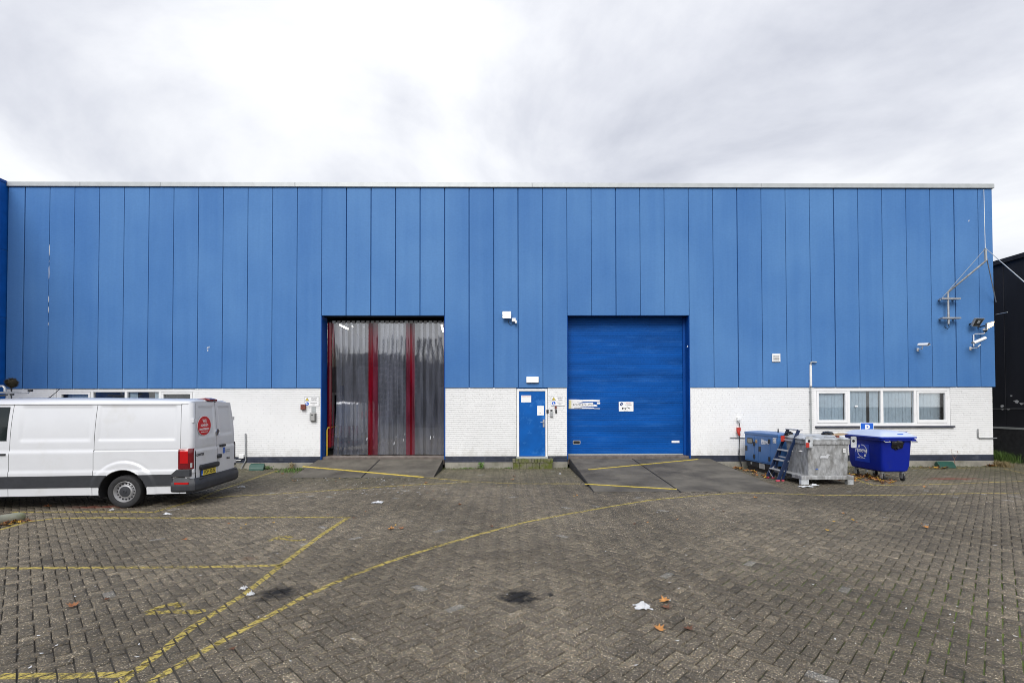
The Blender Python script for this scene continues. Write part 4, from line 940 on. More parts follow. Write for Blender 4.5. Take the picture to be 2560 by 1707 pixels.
    for z_ in (1.015, .975): MB().box(x2, x2 + .002, 1.285, 1.48, z_ - .012, z_ + .006).build('sticker_line', M_INKG, rd2, local=True)
    txt('FRIGLE', (rx(1.4, .85) + .003, 1.33, .80), .062, M_VBLK, rd2, '+x', .9, local=True, bold=.01)
    for z_ in (1.70, .70):
        for yy0, s_ in ((.055, 1), (Wv - .055, -1)):
            t_ = float(tum(np.array(z_))); MB().box(-.10 - float(lean(np.array(z_))), .012 - float(lean(np.array(z_))), yy0 + s_ * t_ - .035, yy0 + s_ * t_ + .035, z_ - .04, z_ + .04).build('door_hinge', M_VAN, V, bevel=.006, local=True)
    # third brake light
    MB().loft([rrect_yz(Wv / 2, 2.115, .16, .022, .02, -.06), rrect_yz(Wv / 2, 2.135, .15, .03, .02, -.16), rrect_yz(Wv / 2, 2.14, .11, .008, .008, -.34)]).build('brake_light', M_LENSD, V, smooth=True, local=True)
    MB().tube([(-.065, Wv / 2, 2.11), (-.02, Wv / 2, 2.07)], .012, 6).build('camera_lens', M_BLACK, V, local=True)
    # tail lights wrap round the corner
    for nr in (True, False):
        def lens(name, z0, z1, k0, k1, off, mat, u0=.245, u1=.11):
            secs = []
            for z in np.linspace(z0, z1, 12):
                q = []
                base = float(tum(z)) - float(dfun(np.array(.3), np.array(z)))
                pts = [(-u, base - off) for u in np.linspace(u0, u1, 5)] + [(-(.10) + (.10 + off) * math.sin(rad(90) * k / 10), base + .10 - (.10 + off) * math.cos(rad(90) * k / 10)) for k in range(1, 9)]
                pts = pts[k0:k1]
                for x, y in pts: q.append((x - float(lean(z)), y if nr else Wv - y, z))
                secs.append(q)
            MB().loft(secs, closed=False).build(name, mat, V, smooth=True, local=True)
        lens('tail_light', .748, 1.155, 0, 13, .014, M_LENSD)
        lens('tail_light_lens', .86, 1.12, 1, 7, .020, M_LENS)
        lens('tail_light_lens', .76, .85, 1, 7, .019, M_LENSD)
        lens('reverse_light', .775, .865, 8, 11, .019, M_ALU)
    # bumper with corner cladding
    path = [(-.37, -.052), (-.25, -.056), (-.12, -.056), (-.02, -.045), (.06, -.01), (.10, .09), (.115, .45), (.11, Wv / 2)]
    path = path + [(x, Wv - y) for x, y in reversed(path[:-1])]
    secs = []
    for i, (x, y) in enumerate(path):
        a, b = path[max(i - 1, 0)], path[min(i + 1, len(path) - 1)]; d = Vector((b[0] - a[0], b[1] - a[1])).normalized(); nn = Vector((-d.y, d.x)) if False else Vector((d.y, -d.x))
        def at(o_, z_): return (x + nn.x * o_, y + nn.y * o_, z_)
        tz = .555 if 3 <= i <= len(path) - 4 else .66
        secs.append([at(-.10, .30), at(-.045, .285), at(-.005, .33), at(0, .40), at(0, .455), at(-.012, .48), at(-.03, tz - .03), at(-.05, tz), at(-.14, tz)])
    MB().loft(secs).build('rear_bumper', M_VBLK, V, smooth=True, local=True, ang=28)
    for nr in (True, False):
        m = MB(); m.prism([(-.37, .60), (-.02, .60), (-.02, .742), (-.27, .742), (-.37, .65)], -.054, .03, 'xz')
        if not nr: m.v = [(x, Wv - y, z) for x, y, z in m.v]
        m.build('corner_trim', M_VBLK, V, bevel=.008, local=True)
        m = MB(); m.box(-.30, -.04, -.0605, -.04, .452, .492)
        if not nr: m.v = [(x, Wv - y, z) for x, y, z in m.v]
        m.build('reflector', M_LENS, V, local=True)
    MB().box(-.1, .08, .12, Wv - .12, .5, .535).build('bumper_step', M_BLACK, V, local=True)
    # wheels
    def wheel(cx, near, front=False):
        cy = .075 if near else Wv - .075; s_ = 1 if near else -1
        w_ = sub_local('wheel', (cx, cy, ZW), V)
        def build(mb, nm, mat, sm=True):
            if s_ < 0: mb.v = [(x, -y, z) for x, y, z in mb.v]
            return mb.build(nm, mat, w_, smooth=sm, local=True, ang=40)
        build(MB().lathe([(.205, -.062), (.225, -.075), (.275, -.078), (.302, -.068), (.317, -.035), (.318, .03), (.318, .10), (.30, .135), (.22, .14)], (0, 0, 0), 'y', 48), 'tyre', M_TYRE)
        build(MB().lathe([(.206, -.060), (.198, -.066), (.190, -.058), (.180, -.02), (.165, -.004), (.140, -.012), (.128, -.040), (.118, -.046), (.0, -.044)], (0, 0, 0), 'y', 48), 'rim', M_RIM)
        h_ = MB()
        for k in range(16):
            a = 2 * math.pi * k / 16; c = Vector((.157 * math.cos(a), -.012, .157 * math.sin(a))); r_ = Vector((math.cos(a), 0, math.sin(a))); t_ = Vector((-math.sin(a), 0, math.cos(a)))
            ring = [c + r_ * .019 * math.cos(b) + t_ * .015 * math.sin(b) for b in np.linspace(0, 2 * math.pi, 11)[:-1]]
            h_.loft([ring, [p + Vector((0, -.002, 0)) for p in ring]])
        build(h_, 'rim_slots', M_DARK, False)
        build(MB().lathe([(.105, -.044), (.100, -.052), (.04, -.058), (.035, -.066), (.022, -.068), (.018, -.060), (0, -.060)], (0, 0, 0), 'y', 32), 'hub_cap', M_VBLK)
        return w_
    for cx in (-UW, -4.77):
        for nr in (True, False): wheel(cx, nr)
    # cab nose beyond the picture edge
    def sec(u, zb, zt, ins): return [(-u, y, z) for y, z in ((ins, zb), (Wv - ins, zb), (Wv - ins + .0, (zb + zt) / 2), (Wv - ins - .12, zt), (ins + .12, zt), (ins, (zb + zt) / 2))]
    MB().loft([sec(4.455, .27, 2.03, .02), sec(4.47, .72, 2.02, .02), sec(4.78, .74, 1.70, .02), sec(5.02, .72, 1.28, .03), sec(5.08, .28, 1.24, .035), sec(5.35, .28, 1.08, .06), sec(5.5, .28, .85, .16)]).build('cab_front', M_VAN, V, smooth=True, local=True)
    MB().loft([[(-4.50, .17, 2.0), (-4.50, Wv - .17, 2.0)], [(-4.78, .17, 1.71), (-4.78, Wv - .17, 1.71)], [(-5.04, .19, 1.30), (-5.04, Wv - .19, 1.30)]], closed=False).build('windscreen', M_VGLASS, V, local=True)
    MB().tube([(-3.26, Wv * .42, 2.15), (-3.2, Wv * .42, 2.19), (-3.03, Wv * .42, 2.35)], [.02, .008, .006], 6).build('roof_antenna', M_BLACK, V, local=True)
    MB().box(-3.55, -3.36, -.05, .0, 1.06, 1.09).build('door_handle', M_BLACK, V, bevel=.008, local=True)
    return V
def rrect_yz(cy, cz, hy, hz, r, x): return [(x, a, b) for a, b, _ in rrect(cy, cz, hy, hz, r, 0)]
def sub_local(name, loc, parent):
    o = bpy.data.objects.new(name, None); o.location = loc; o.empty_display_size = .1; COL.objects.link(o); o.parent = parent; return o
van()

# ================================================================== THINGS BY THE RIGHT WALL
def generator():
    a, b = Vector((7.37, 15.13)), Vector((7.49, 13.48)); ln = (b - a).length; rz = math.atan2(b.y - a.y, b.x - a.x) + rad(90)
    # local frame: -y runs to the near end, -x is the long side with doors
    t = thing('generator', 'blue diesel generator set on a black skid beside the step ladder', 'generator', (a.x, a.y, 0), rz)
    z0, z1 = .285, 1.19; wd = .82
    MB().prism([(.0, z0), (wd, z0), (wd, z1 - .02), (wd / 2, z1), (.0, z1 - .02)], 0, -ln, 'xz').build('canopy', M_GEN, t, bevel=.012, local=True)
    MB().box(-.012, wd + .012, -ln - .012, .012, z1 - .10, z1 - .03).build('roof_edge', M_GEN, t, bevel=.01, local=True)
    def door(y0, y1, zz0, zz1): return MB().box(-.012, .01, y0, y1, zz0, zz1).build('access_door', M_GEN, t, bevel=.005, local=True)
    door(-.52, -.05, .33, 1.03); door(-1.29, -.74, .33, 1.05); door(-ln + .02, -1.31, .33, 1.05); door(-.72, -.54, .33, 1.03)
    MB().prism([(y_, z_) for y_, z_, _ in rrect(-.30, .90, .15, .085, .05, 0)], -.02, .0, 'yz').build('window_seal', M_BLACK, t, local=True)
    MB().prism([(y_, z_) for y_, z_, _ in rrect(-.30, .90, .125, .062, .04, 0)], -.023, .0, 'yz').build('window_pane', pm('dusty_pane', (.20, .19, .15), .2), t, local=True)
    MB().lathe([(0, -.022), (.05, -.022), (.055, -.012)], (0, -.63, .90), 'x', 16).build('filler_cap', M_KRAFT, t, local=True)
    for y_, z_ in ((-.10, .66), (-.80, .69)): MB().box(-.022, .0, y_ - .055, y_ + .055, z_ - .075, z_ + .075).build('door_latch', M_BLACK, t, bevel=.008, local=True)
    for y_, z_ in ((-.53, .82), (-.53, .45), (-1.28, .95), (-1.28, .45)): MB().tube([(-.024, y_, z_ - .06), (-.024, y_, z_ + .06)], [.028, .028], 8).build('door_hinge', M_BLACK, t, local=True)
    MB().box(-.016, .0, -1.58, -1.44, .92, 1.06).build('notice_plate', M_PAPER, t, local=True)
    for k in range(2):
        for r in range(3): MB().box(-.018, -.012, -1.565 + .07 * k, -1.52 + .07 * k, .935 + .04 * r, .96 + .04 * r).build('notice_mark', M_INKG, t, local=True)
    MB().box(-.016, -.012, -.985, -.88, .845, .985).build('logo_mark', M_PAPER, t, local=True)
    for k in range(3): MB().box(-.0175, -.012, -.965, -.90, .865 + k * .04, .88 + k * .04).build('logo_bar', M_GEN, t, local=True)
    txt('SDMO', (-.018, -.995, .855), .155, M_PAPER, t, '-x', .62, local=True, bold=.02)
    MB().box(.03, wd - .03, -ln + .02, -.02, .115, z0).build('skid', M_BLACK, t, bevel=.01, local=True)
    MB().box(.06, .14, -ln + .05, -.05, 0, .115).box(wd - .14, wd - .06, -ln + .05, -.05, 0, .115).build('skid_runner', M_BLACK, t, local=True)
    MB().box(.015, .03, -.98, -.72, .12, .27).build('skid_plate', M_GREYBOX, t, local=True)
    for y_ in (-.3, -1.4, -1.55): MB().box(.018, .03, y_ - .03, y_ + .03, .19, .25).build('lifting_eye', M_ALU, t, local=True)
    MB().tube([(.4, -1.05, z1 - .01), (.4, -1.05, z1 + .07), (.4, -1.05, z1 + .12)], [.02, .018, .008], 8).build('exhaust_stub', M_BLACK, t, local=True)
generator()

def container():
    x0, x1, y0, y1 = 7.295, 8.60, 12.09, 13.18; cx, cy = (x0 + x1) / 2, (y0 + y1) / 2
    t = thing('metal_container', 'grey weathered galvanised waste container on steel feet', 'container', (cx, cy, 0))
    MB().box(x0, x1, y0, y1, .13, .225).build('pallet_deck', M_ZINC, t, bevel=.008, seg=1)
    for (a, b) in ((x0, x0 + .19), (x1 - .15, x1)):
        MB().box(a, b, y0 + .01, y0 + .12, 0, .13).build('foot', M_ZINCP, t, bevel=.005, seg=1); MB().box(a, b, y1 - .12, y1 - .01, 0, .13).build('foot', M_ZINCP, t, bevel=.005, seg=1)
    MB().box(x0 - .004, x0 + .01, y0 + .42, y0 + .66, .145, .21).build('fork_pocket', M_DARK, t)
    bx0, bx1 = x0 + .21, x1 - .08
    MB().loft([rrect((bx0 + bx1) / 2, cy, (bx1 - bx0) / 2 - .01, .46, .03, .225), rrect((bx0 + bx1) / 2, cy, (bx1 - bx0) / 2, .49, .03, 1.02)]).build('tub', M_ZINC, t, smooth=True, ang=40)
    MB().loft([rrect((bx0 + bx1) / 2, cy, (bx1 - bx0) / 2 + .03, .52, .03, 1.0), rrect((bx0 + bx1) / 2, cy, (bx1 - bx0) / 2 + .03, .52, .03, 1.10)]).build('rim', M_ZINC, t, bevel=.006, seg=1)
    MB().loft([rrect((bx0 + bx1) / 2, cy, (bx1 - bx0) / 2 + .045, .535, .04, 1.108), rrect((bx0 + bx1) / 2, cy, (bx1 - bx0) / 2 + .045, .535, .04, 1.135), rrect((bx0 + bx1) / 2, cy + .1, (bx1 - bx0) / 2 - .05, .40, .04, 1.20)]).build('cover', M_ZINCP, t, smooth=True, ang=30)
    for k in range(5): MB().box(bx0 + .12 + k * .18, bx0 + .14 + k * .18, cy - .532, cy - .49, 1.0, 1.06).build('rim_rib', M_ZINC, t)
    for (a, b) in ((bx0 - .115, bx0 + .065), (bx1 + .0, bx1 + .14)):
        zc = 1.06; poly = [(p[0], p[1]) for p in [(x_, z_) for x_, z_, _ in rrect((a + b) / 2, zc, (b - a) / 2, .14, .025, 0)]]
        MB().prism(poly, y0 - .03, y0 - .012, 'xz').build('lifting_plate', M_ZINCP, t, bevel=.004, seg=1)
        MB().prism(disc((a + b) / 2 - .01, zc + .03, .034, 20), y0 - .032, y0 - .01, 'xz').build('lifting_hole', M_DARK, t)
    MB().box(bx0 - .118, bx0 - .03, y0 - .036, y0 - .031, .93, 1.05).build('red_tag', M_RED, t)
    MB().box(bx0 - .13, bx0 - .03, y1 - .06, y1 - .03, 1.0, 1.16).build('lifting_plate', M_RED, t)
    MB().box(bx1 - .145, bx1 - .085, cy - .495, cy - .488, .80, .90).build('label_plate', M_PAPER, t)
    for k in range(2): MB().box(bx1 - .135 + k * .025, bx1 - .12 + k * .025, cy - .4965, cy - .494, .82, .88).build('label_mark', M_INKG, t)
    MB().tube([(bx0 + .45, cy - .40, 1.155), (bx0 + .45, cy - .42, 1.185), (bx0 + .72, cy - .42, 1.185), (bx0 + .72, cy - .40, 1.155)], .008, 6).build('cover_handle', M_GREY, t)
    for u, v, s_ in ((2060, 1142, .10), (2070, 1137, .05), (2002, 1127, .04), (2043, 1172, .03)):
        c = P(u, v, cy - .497); pl = [(c.x + s_ * random.uniform(.5, 1.3) * math.cos(k * .8) * 1.5, c.z + s_ * .45 * random.uniform(.4, 1.2) * math.sin(k * .8)) for k in range(8)]
        MB().prism(pl, cy - .4945, cy - .4915 , 'xz').build('paint_splash', M_LITTER if s_ > .035 else M_SBLUE, t)
    # rubbish lying on the cover: things of their own
    c = P(2066, 1084, cy + .2)
    blob('rubbish_bag', 'crumpled dark plastic bag on the container cover', 'bag', (c.x, cy + .15, 1.235), (.14, .12, .055), M_BAG, 11)
    blob('rubbish_bag', 'small dark scrap of plastic on the container corner behind the ladder', 'bag', (bx0 + .06, y1 - .1, 1.20), (.10, .08, .07), M_BAG, 12)
    m = MB(); R_ = Matrix.Rotation(rad(-9), 3, 'Y') @ Matrix.Rotation(rad(14), 3, 'Z'); m.obox((bx1 - .02, cy - .05, 1.205), (.24, .15, .006), R_)
    tag(m.build('cardboard_sheet', M_KRAFT, origin=(bx1 - .02, cy - .05, 1.19)), 'bent brown cardboard sheet between the container and the bin', 'cardboard')
    m = MB().box(bx1 - .25, bx1 - .19, cy - .43, cy - .36, 1.165, 1.215); tag(m.build('scrap_block', M_RUSTRED, origin=(bx1 - .22, cy - .4, 1.165)), 'small rusty block on the container cover', 'scrap')
def blob(name, label, cat, c, s_, mat, seed):
    rr = np.random.default_rng(seed); m = MB(); n, k = 14, 9; vs = []
    for i in range(k + 1):
        a = math.pi * i / k
        for j in range(n):
            b = 2 * math.pi * j / n; f_ = 1 + rr.normal(0, .13)
            vs.append((c[0] + s_[0] * math.sin(a) * math.cos(b) * f_, c[1] + s_[1] * math.sin(a) * math.sin(b) * f_, c[2] + s_[2] * math.cos(a) * f_))
    m.add(vs, [(i * n + j, i * n + (j + 1) % n, (i + 1) * n + (j + 1) % n, (i + 1) * n + j) for i in range(k) for j in range(n)])
    return tag(m.build(name, mat, origin=(c[0], c[1], c[2] - s_[2])), label, cat)
container()

def ladder():
    t = thing('step_ladder', 'dark blue folded step ladder leaning on the grey container', 'ladder', (7.07, 12.95, 0))
    yn, yf = 12.665, 13.255; zt = 1.335
    def rail(y, xa, xb, za, zb, off=0.): return MB().bar((xa + off, y, za), (xb + off, y, zb), .032, .082, (1, 0, 0))
    for y, xa, xb in ((yn, 7.02, 7.58), (yf, 7.055, 7.645)):
        rail(y, xa, xb, .03, zt).build('stile', M_LADB, t, bevel=.005, seg=1)
        MB().box(xa - .05, xa + .05, y - .025, y + .025, 0, .045).build('rubber_foot', M_PINK, t, bevel=.006, seg=1)
    def xat(z): return 7.037 + (7.612 - 7.037) * (z - .03) / (zt - .03)
    for z in (.27, .52, .78, 1.05): MB().box(xat(z) - .05, xat(z) + .07, yn + .016, yf - .016, z - .018, z + .014).build('tread', M_LADS, t, bevel=.006, seg=1)
    MB().box(xat(zt) - .05, xat(zt) + .06, yn - .02, yf + .02, zt - .02, zt + .012).build('top_cap', M_LADS, t, bevel=.006, seg=1)
    for y in (yn + .06, yf - .06):
        MB().bar((7.18, y, .03), (7.42, y, .86), .026, .06, (1, 0, 0)).build('rear_leg', M_LADB, t, bevel=.004, seg=1)
        MB().box(7.15, 7.21, y - .02, y + .02, 0, .04).build('rubber_foot', M_PINK, t)
    MB().bar((7.22, yn + .06, .20), (7.22, yf - .06, .20), .02, .035).bar((7.34, yn + .06, .6), (7.34, yf - .06, .6), .02, .035).build('rear_brace', M_LADS, t)
    MB().tube([(7.10, yf, .2), (7.22, yf - .06, .33)], .008, 6).tube([(7.10, yf, .2), (7.08, yn + .35, .06)], .008, 6).build('stay', M_LADS, t)
ladder()

def bin_():
    x0, x1, y0, y1 = 9.645, 10.44, 12.53, 13.83; cx, cy = (x0 + x1) / 2, (y0 + y1) / 2; hx, hy = (x1 - x0) / 2, (y1 - y0) / 2
    t = thing('wheelie_bin', 'large blue four wheeled waste bin with pale lid and round logo', 'bin', (cx, cy, 0))
    MB().loft([rrect(cx, cy, hx - .10, hy - .12, .10, .235), rrect(cx, cy, hx - .05, hy - .05, .10, .27), rrect(cx, cy, hx - .025, hy - .03, .08, .40), rrect(cx, cy, hx, hy, .06, 1.06)]).build('bin_body', M_BIN, t, smooth=True, ang=40)
    MB().loft([rrect(cx, cy, hx + .05, hy + .05, .07, 1.05), rrect(cx, cy, hx + .055, hy + .055, .07, 1.125)]).build('bin_rim', M_BIN, t, bevel=.008, seg=1)
    ex, ey = hx + .085, hy + .075
    MB().loft([rrect(cx, cy, ex, ey, .06, 1.13), rrect(cx, cy, ex, ey, .06, 1.165), rrect(cx, cy, ex - .03, ey - .03, .06, 1.185), rrect(cx, cy, ex - .13, ey - .14, .10, 1.27), rrect(cx, cy, ex - .28, ey - .34, .10, 1.305), rrect(cx, cy, .08, .18, .05, 1.315)]).build('bin_lid', M_LID, t, smooth=True, ang=28)
    MB().loft([rrect(cx, cy, ex + .004, ey + .004, .06, 1.126), rrect(cx, cy, ex + .004, ey + .004, .06, 1.158)]).build('lid_edge', M_BINL, t)
    for (a, b) in ((-.35, -.05), (.08, .30)):
        MB().box(x0 + .02, x0 + .05, cy + a, cy + b, 1.215, 1.24).build('lid_grip', M_SBLUE, t)
    MB().box(cx + .02, cx + .16, y0 - .01, y0 + .02, 1.205, 1.235).build('lid_grip', M_SBLUE, t)
    MB().box(x1 - .02, x1 + .08, y1 - .35, y1 - .25, 1.1, 1.28).box(x1 - .02, x1 + .08, y0 + .25, y0 + .35, 1.1, 1.27).build('lid_hinge', M_BIN, t, bevel=.01)
    for xx in (x0 + .08, x1 - .02):
        MB().tube([(xx - .06, y0 - .05, 1.06), (xx - .06, y0 - .09, 1.03), (xx + .08, y0 - .09, 1.03), (xx + .08, y0 - .05, 1.06)], .010, 8).build('grab_handle', M_GREY, t, smooth=True)
        MB().box(xx - .05, xx + .07, y0 - .07, y0 - .005, 1.045, 1.10).build('handle_block', M_BIN, t, bevel=.008)
    # logo panel on the long side facing the yard
    def sx_(z): return x0 + (1.06 - z) / .66 * .025
    m = MB(); m.loft([[(sx_(.44) - .004, y, .44), (sx_(.92) - .004, y, .92)] for y in (cy - .20, cy + .35)], closed=False); m.build('logo_panel', M_BINL, t)
    xl = sx_(.75) - .010
    txt('renewi', (xl, cy + .315, .70), .185, M_PAPER, t, '-x', .88, bold=.01)
    ring = MB(); yc, zc, r = cy + .06, .735, .165
    for a0, a1 in ((100, -40), (280, 140)):
        secs = []
        for k in range(19):
            a = rad(a0 + (a1 - a0) * k / 18); secs.append([(xl, yc - (r + s_) * math.cos(a), zc + (r + s_) * math.sin(a)) for s_ in (-.009, .009)])
        ring.loft(secs, closed=False)
        a = rad(a1); d = rad(a1 - 14); ring.add([(xl, yc - (r - .045) * math.cos(a), zc + (r - .045) * math.sin(a)), (xl, yc - (r + .045) * math.cos(a), zc + (r + .045) * math.sin(a)), (xl, yc - r * math.cos(rad(a1 - 26)), zc + r * math.sin(rad(a1 - 26)))], [(0, 1, 2)])
    ring.build('logo_ring', M_PAPER, t)
    txt('waste no more', (sx_(.5) - .010, cy + .25, .53), .05, M_PAPER, t, '-x', .95)
    for xx in (x0 + .14, x1 - .14):
        for yy_ in (y0 + .18, y1 - .18):
            c = sub('caster', (xx, yy_, .2), t)
            MB().tube([(xx, yy_, .24), (xx, yy_, .19)], .045, 12).box(xx - .032, xx - .024, yy_ - .05, yy_ + .045, .07, .20).box(xx + .024, xx + .032, yy_ - .05, yy_ + .045, .07, .20).build('fork', M_GREY, c)
            MB().lathe([(.03, -.02), (.07, -.022), (.085, -.012), (.085, .012), (.07, .022), (.03, .02)], (xx, yy_ - .02, .086), 'x', 24, True).build('tyre', M_TYRE, c, smooth=True)
    MB().loft([[(cx - .17, y0 - .018, 1.09), (cx + .19, y0 - .018, 1.09)], [(cx - .15, y0 - .05, 1.02), (cx + .17, y0 - .05, 1.02)], [(cx - .12, y0 - .06, .95), (cx + .14, y0 - .055, .95)], [(cx - .08, y0 - .03, .88), (cx + .10, y0 - .028, .88)], [(cx - .03, y0 + .002, .85), (cx + .05, y0 + .002, .85)]], closed=False)
    blob('rubbish_bag', 'black bin bag bulging out from under the bin lid', 'bag', (cx + .01, y0 - .005, .985), (.165, .06, .14), M_BAG, 5)
bin_()

t = thing('parking_sign', 'blue square parking sign with white P behind the bin', 'sign', (P(2167, 1070, 14.35).x, 14.35, 0))
a, b = P(2150, 1056, 14.35), P(2184, 1090, 14.35)
MB().prism([(x_, z_) for x_, z_, _ in rrect((a.x + b.x) / 2, (a.z + b.z) / 2, (b.x - a.x) / 2, (a.z - b.z) / 2, .03, 0)], 14.34, 14.352, 'xz').build('sign_plate', M_PAPER, t)
MB().prism([(x_, z_) for x_, z_, _ in rrect((a.x + b.x) / 2, (a.z + b.z) / 2, (b.x - a.x) / 2 - .014, (a.z - b.z) / 2 - .014, .025, 0)], 14.336, 14.341, 'xz').build('sign_face', M_SBLUE, t)
txt('P', ((a.x + b.x) / 2, 14.333, a.z - .27), .30, M_PAPER, t, '-y', 1, 'CENTER', bold=.03)
MB().tube([((a.x + b.x) / 2, 14.38, 0), ((a.x + b.x) / 2, 14.38, a.z - .05)], .028, 10).build('sign_post', M_GREY, t)

# ================================================================== THINGS ON THE FACADE
def wbox(name, label, cat, u0, v0, u1, v1, mat, d0=.0, d1=.06, bevel=.006, base=YW):
    a, b = P(u0, v0, base), P(u1, v1, base); o = MB().box(a.x, b.x, base - d1, base - d0, b.z, a.z).build(name, mat, origin=((a.x + b.x) / 2, base - d0, b.z), bevel=bevel, seg=1)
    return tag(o, label, cat)
# LED floodlight with sensor, over the door
a, b = P(1256, 781), P(1278, 798.5)
t = thing('floodlight', 'lit square white floodlight with motion sensor above the blue door', 'floodlight', ((a.x + b.x) / 2, YP, b.z))
MB().box(a.x, b.x, YP - .16, YP - .10, b.z, a.z).build('lamp_case', M_GREY, t, bevel=.008)
MB().box(a.x + .026, b.x - .026, YP - .166, YP - .158, b.z + .024, a.z - .024).build('lamp_lens', M_FLOOD, t)
MB().box(a.x + .09, b.x - .09, YP - .10, YP, b.z + .06, b.z + .12).build('wall_bracket', M_WPLAST, t)
c, d = P(1279.5, 797), P(1289, 805.5); MB().box(c.x, d.x, YP - .12, YP - .002, d.z, c.z).build('sensor_box', M_WPLAST, t, bevel=.008)
c, d = P(1287, 803), P(1292, 810); MB().box(c.x, d.x, YP - .15, YP - .06, d.z, c.z).build('sensor_head', M_WPLAST, t, bevel=.008)
MB().tube([P(1270, 799, YP - .03), P(1272, 808, YP - .03), P(1277, 812, YP - .03), P(1283, 808, YP - .03)], .007, 6).build('lamp_cable', M_BLACK, t, smooth=True)
# bulkhead lamp
a, b = P(1315.5, 942), P(1346.5, 957)
t = thing('bulkhead_lamp', 'wide white bulkhead lamp right above the blue door', 'lamp', ((a.x + b.x) / 2, YP, b.z))
MB().box(a.x, b.x, YP - .06, YP - .002, b.z, a.z).build('lamp_base', M_WPLAST, t, bevel=.02, seg=3)
MB().box(a.x + .03, b.x - .03, YP - .10, YP - .05, b.z + .02, a.z - .02).build('lamp_cover', M_BULK, t, bevel=.025, seg=3)
for k in (.42, .58): MB().box(a.x + .05, b.x - .05, YP - .104, YP - .098, b.z + (a.z - b.z) * k - .008, b.z + (a.z - b.z) * k + .008).build('cover_bar', M_WPLAST, t)
# vent
a, b = P(1928, 884.5), P(1948.5, 904.5)
t = thing('vent_grille', 'small white louvred vent grille on the blue panels', 'vent', ((a.x + b.x) / 2, YP, b.z))
MB().box(a.x, b.x, YP - .012, YP - .001, b.z, a.z).build('grille_plate', M_GREYBOX, t)
MB().box(a.x, b.x, YP - .03, YP - .010, a.z - .055, a.z).box(a.x, b.x, YP - .03, YP - .010, b.z, b.z + .03).box(a.x, a.x + .035, YP - .029, YP - .010, b.z + .03, a.z - .055).box(b.x - .035, b.x, YP - .029, YP - .010, b.z + .03, a.z - .055).build('grille_frame', M_WPLAST, t)
for k in range(4): MB().obox(((a.x + b.x) / 2, YP - .022, b.z + .055 + k * .046), ((b.x - a.x) / 2 - .036, .012, .012), Matrix.Rotation(rad(35), 3, 'X')).build('louvre', M_WPLAST, t)
# conduits
def pipe(name, label, pts, r, mat, cat='pipe'):
    m = MB().tube(pts, r, 8); return tag(m.build(name, mat, smooth=True, origin=tuple(pts[-1])), label, cat)
t = thing('cable_conduit', 'white and grey conduit running down beside the right window', 'conduit', (P(2024, 1080).x, YW, 0))
a = P(2021.5, 912); b = P(2026, 965)
MB().box(a.x, a.x + .028, YP - .05, YP - .002, b.z, a.z).build('cover_strip', M_WPLAST, t); MB().box(a.x + .034, a.x + .058, YP - .045, YP - .002, b.z, a.z - .01).build('cover_strip', M_WPLAST, t)
c = P(2037.5, 905); MB().tube([(a.x + .03, YP - .03, a.z - .02), (a.x + .03, YP - .045, c.z + .0), (a.x + .06, YP - .05, c.z), (c.x, YP - .05, c.z - .01)], .022, 8).build('elbow', M_ALU, t, smooth=True)
MB().tube([(a.x + .015, YW - .03, b.z), (a.x + .015, YW - .03, .6)], .012, 6).tube([(a.x + .05, YW - .03, b.z), (a.x + .05, YW - .03, .6)], .012, 6).build('lower_pipe', M_ALU, t)
for zz_ in (1.0, 1.5, 2.0, 2.4): MB().box(a.x - .01, a.x + .075, YW - .035, YW, zz_, zz_ + .02).build('pipe_clip', M_GREY, t)
g1, g2, g3, g4 = P(615, 1083), P(616, 1150), P(607, 1166), P(607, 1178)
pipe('drain_pipe', 'grey upright pipe bending at the plinth behind the van', [(g1.x, YW - .035, g1.z), (g2.x, YW - .035, g2.z), (g3.x, YW - .045, g3.z), (g3.x, YW - .045, .0)], .022, M_GREY)
wbox('junction_box', 'white junction box at the plinth behind the van', 'junction box', 599, 1136, 611, 1145, M_WPLAST)
pipe('cable_conduit', 'thin white bent conduit under the white junction box', [P(605, 1145, YW - .03), P(603, 1150, YW - .03), P(588, 1151, YW - .03)], .014, M_WPLAST, 'conduit')
g1, g2, g3 = P(2442.5, 1072), P(2443, 1092), P(2497, 1094.5)
pipe('drain_pipe', 'grey L-shaped pipe on the white wall near the corner', [(g1.x, YW - .03, g1.z), (g2.x, YW - .03, g2.z), (g2.x + .05, YW - .03, g2.z - .035), (g3.x - .1, YW - .03, g2.z - .035)], .018, M_GREY)
pipe('wall_rail', 'short grey rail on the wall beside the generator', [P(1826, 1093, YW - .03), P(1868, 1093.5, YW - .03)], .014, M_GREY)
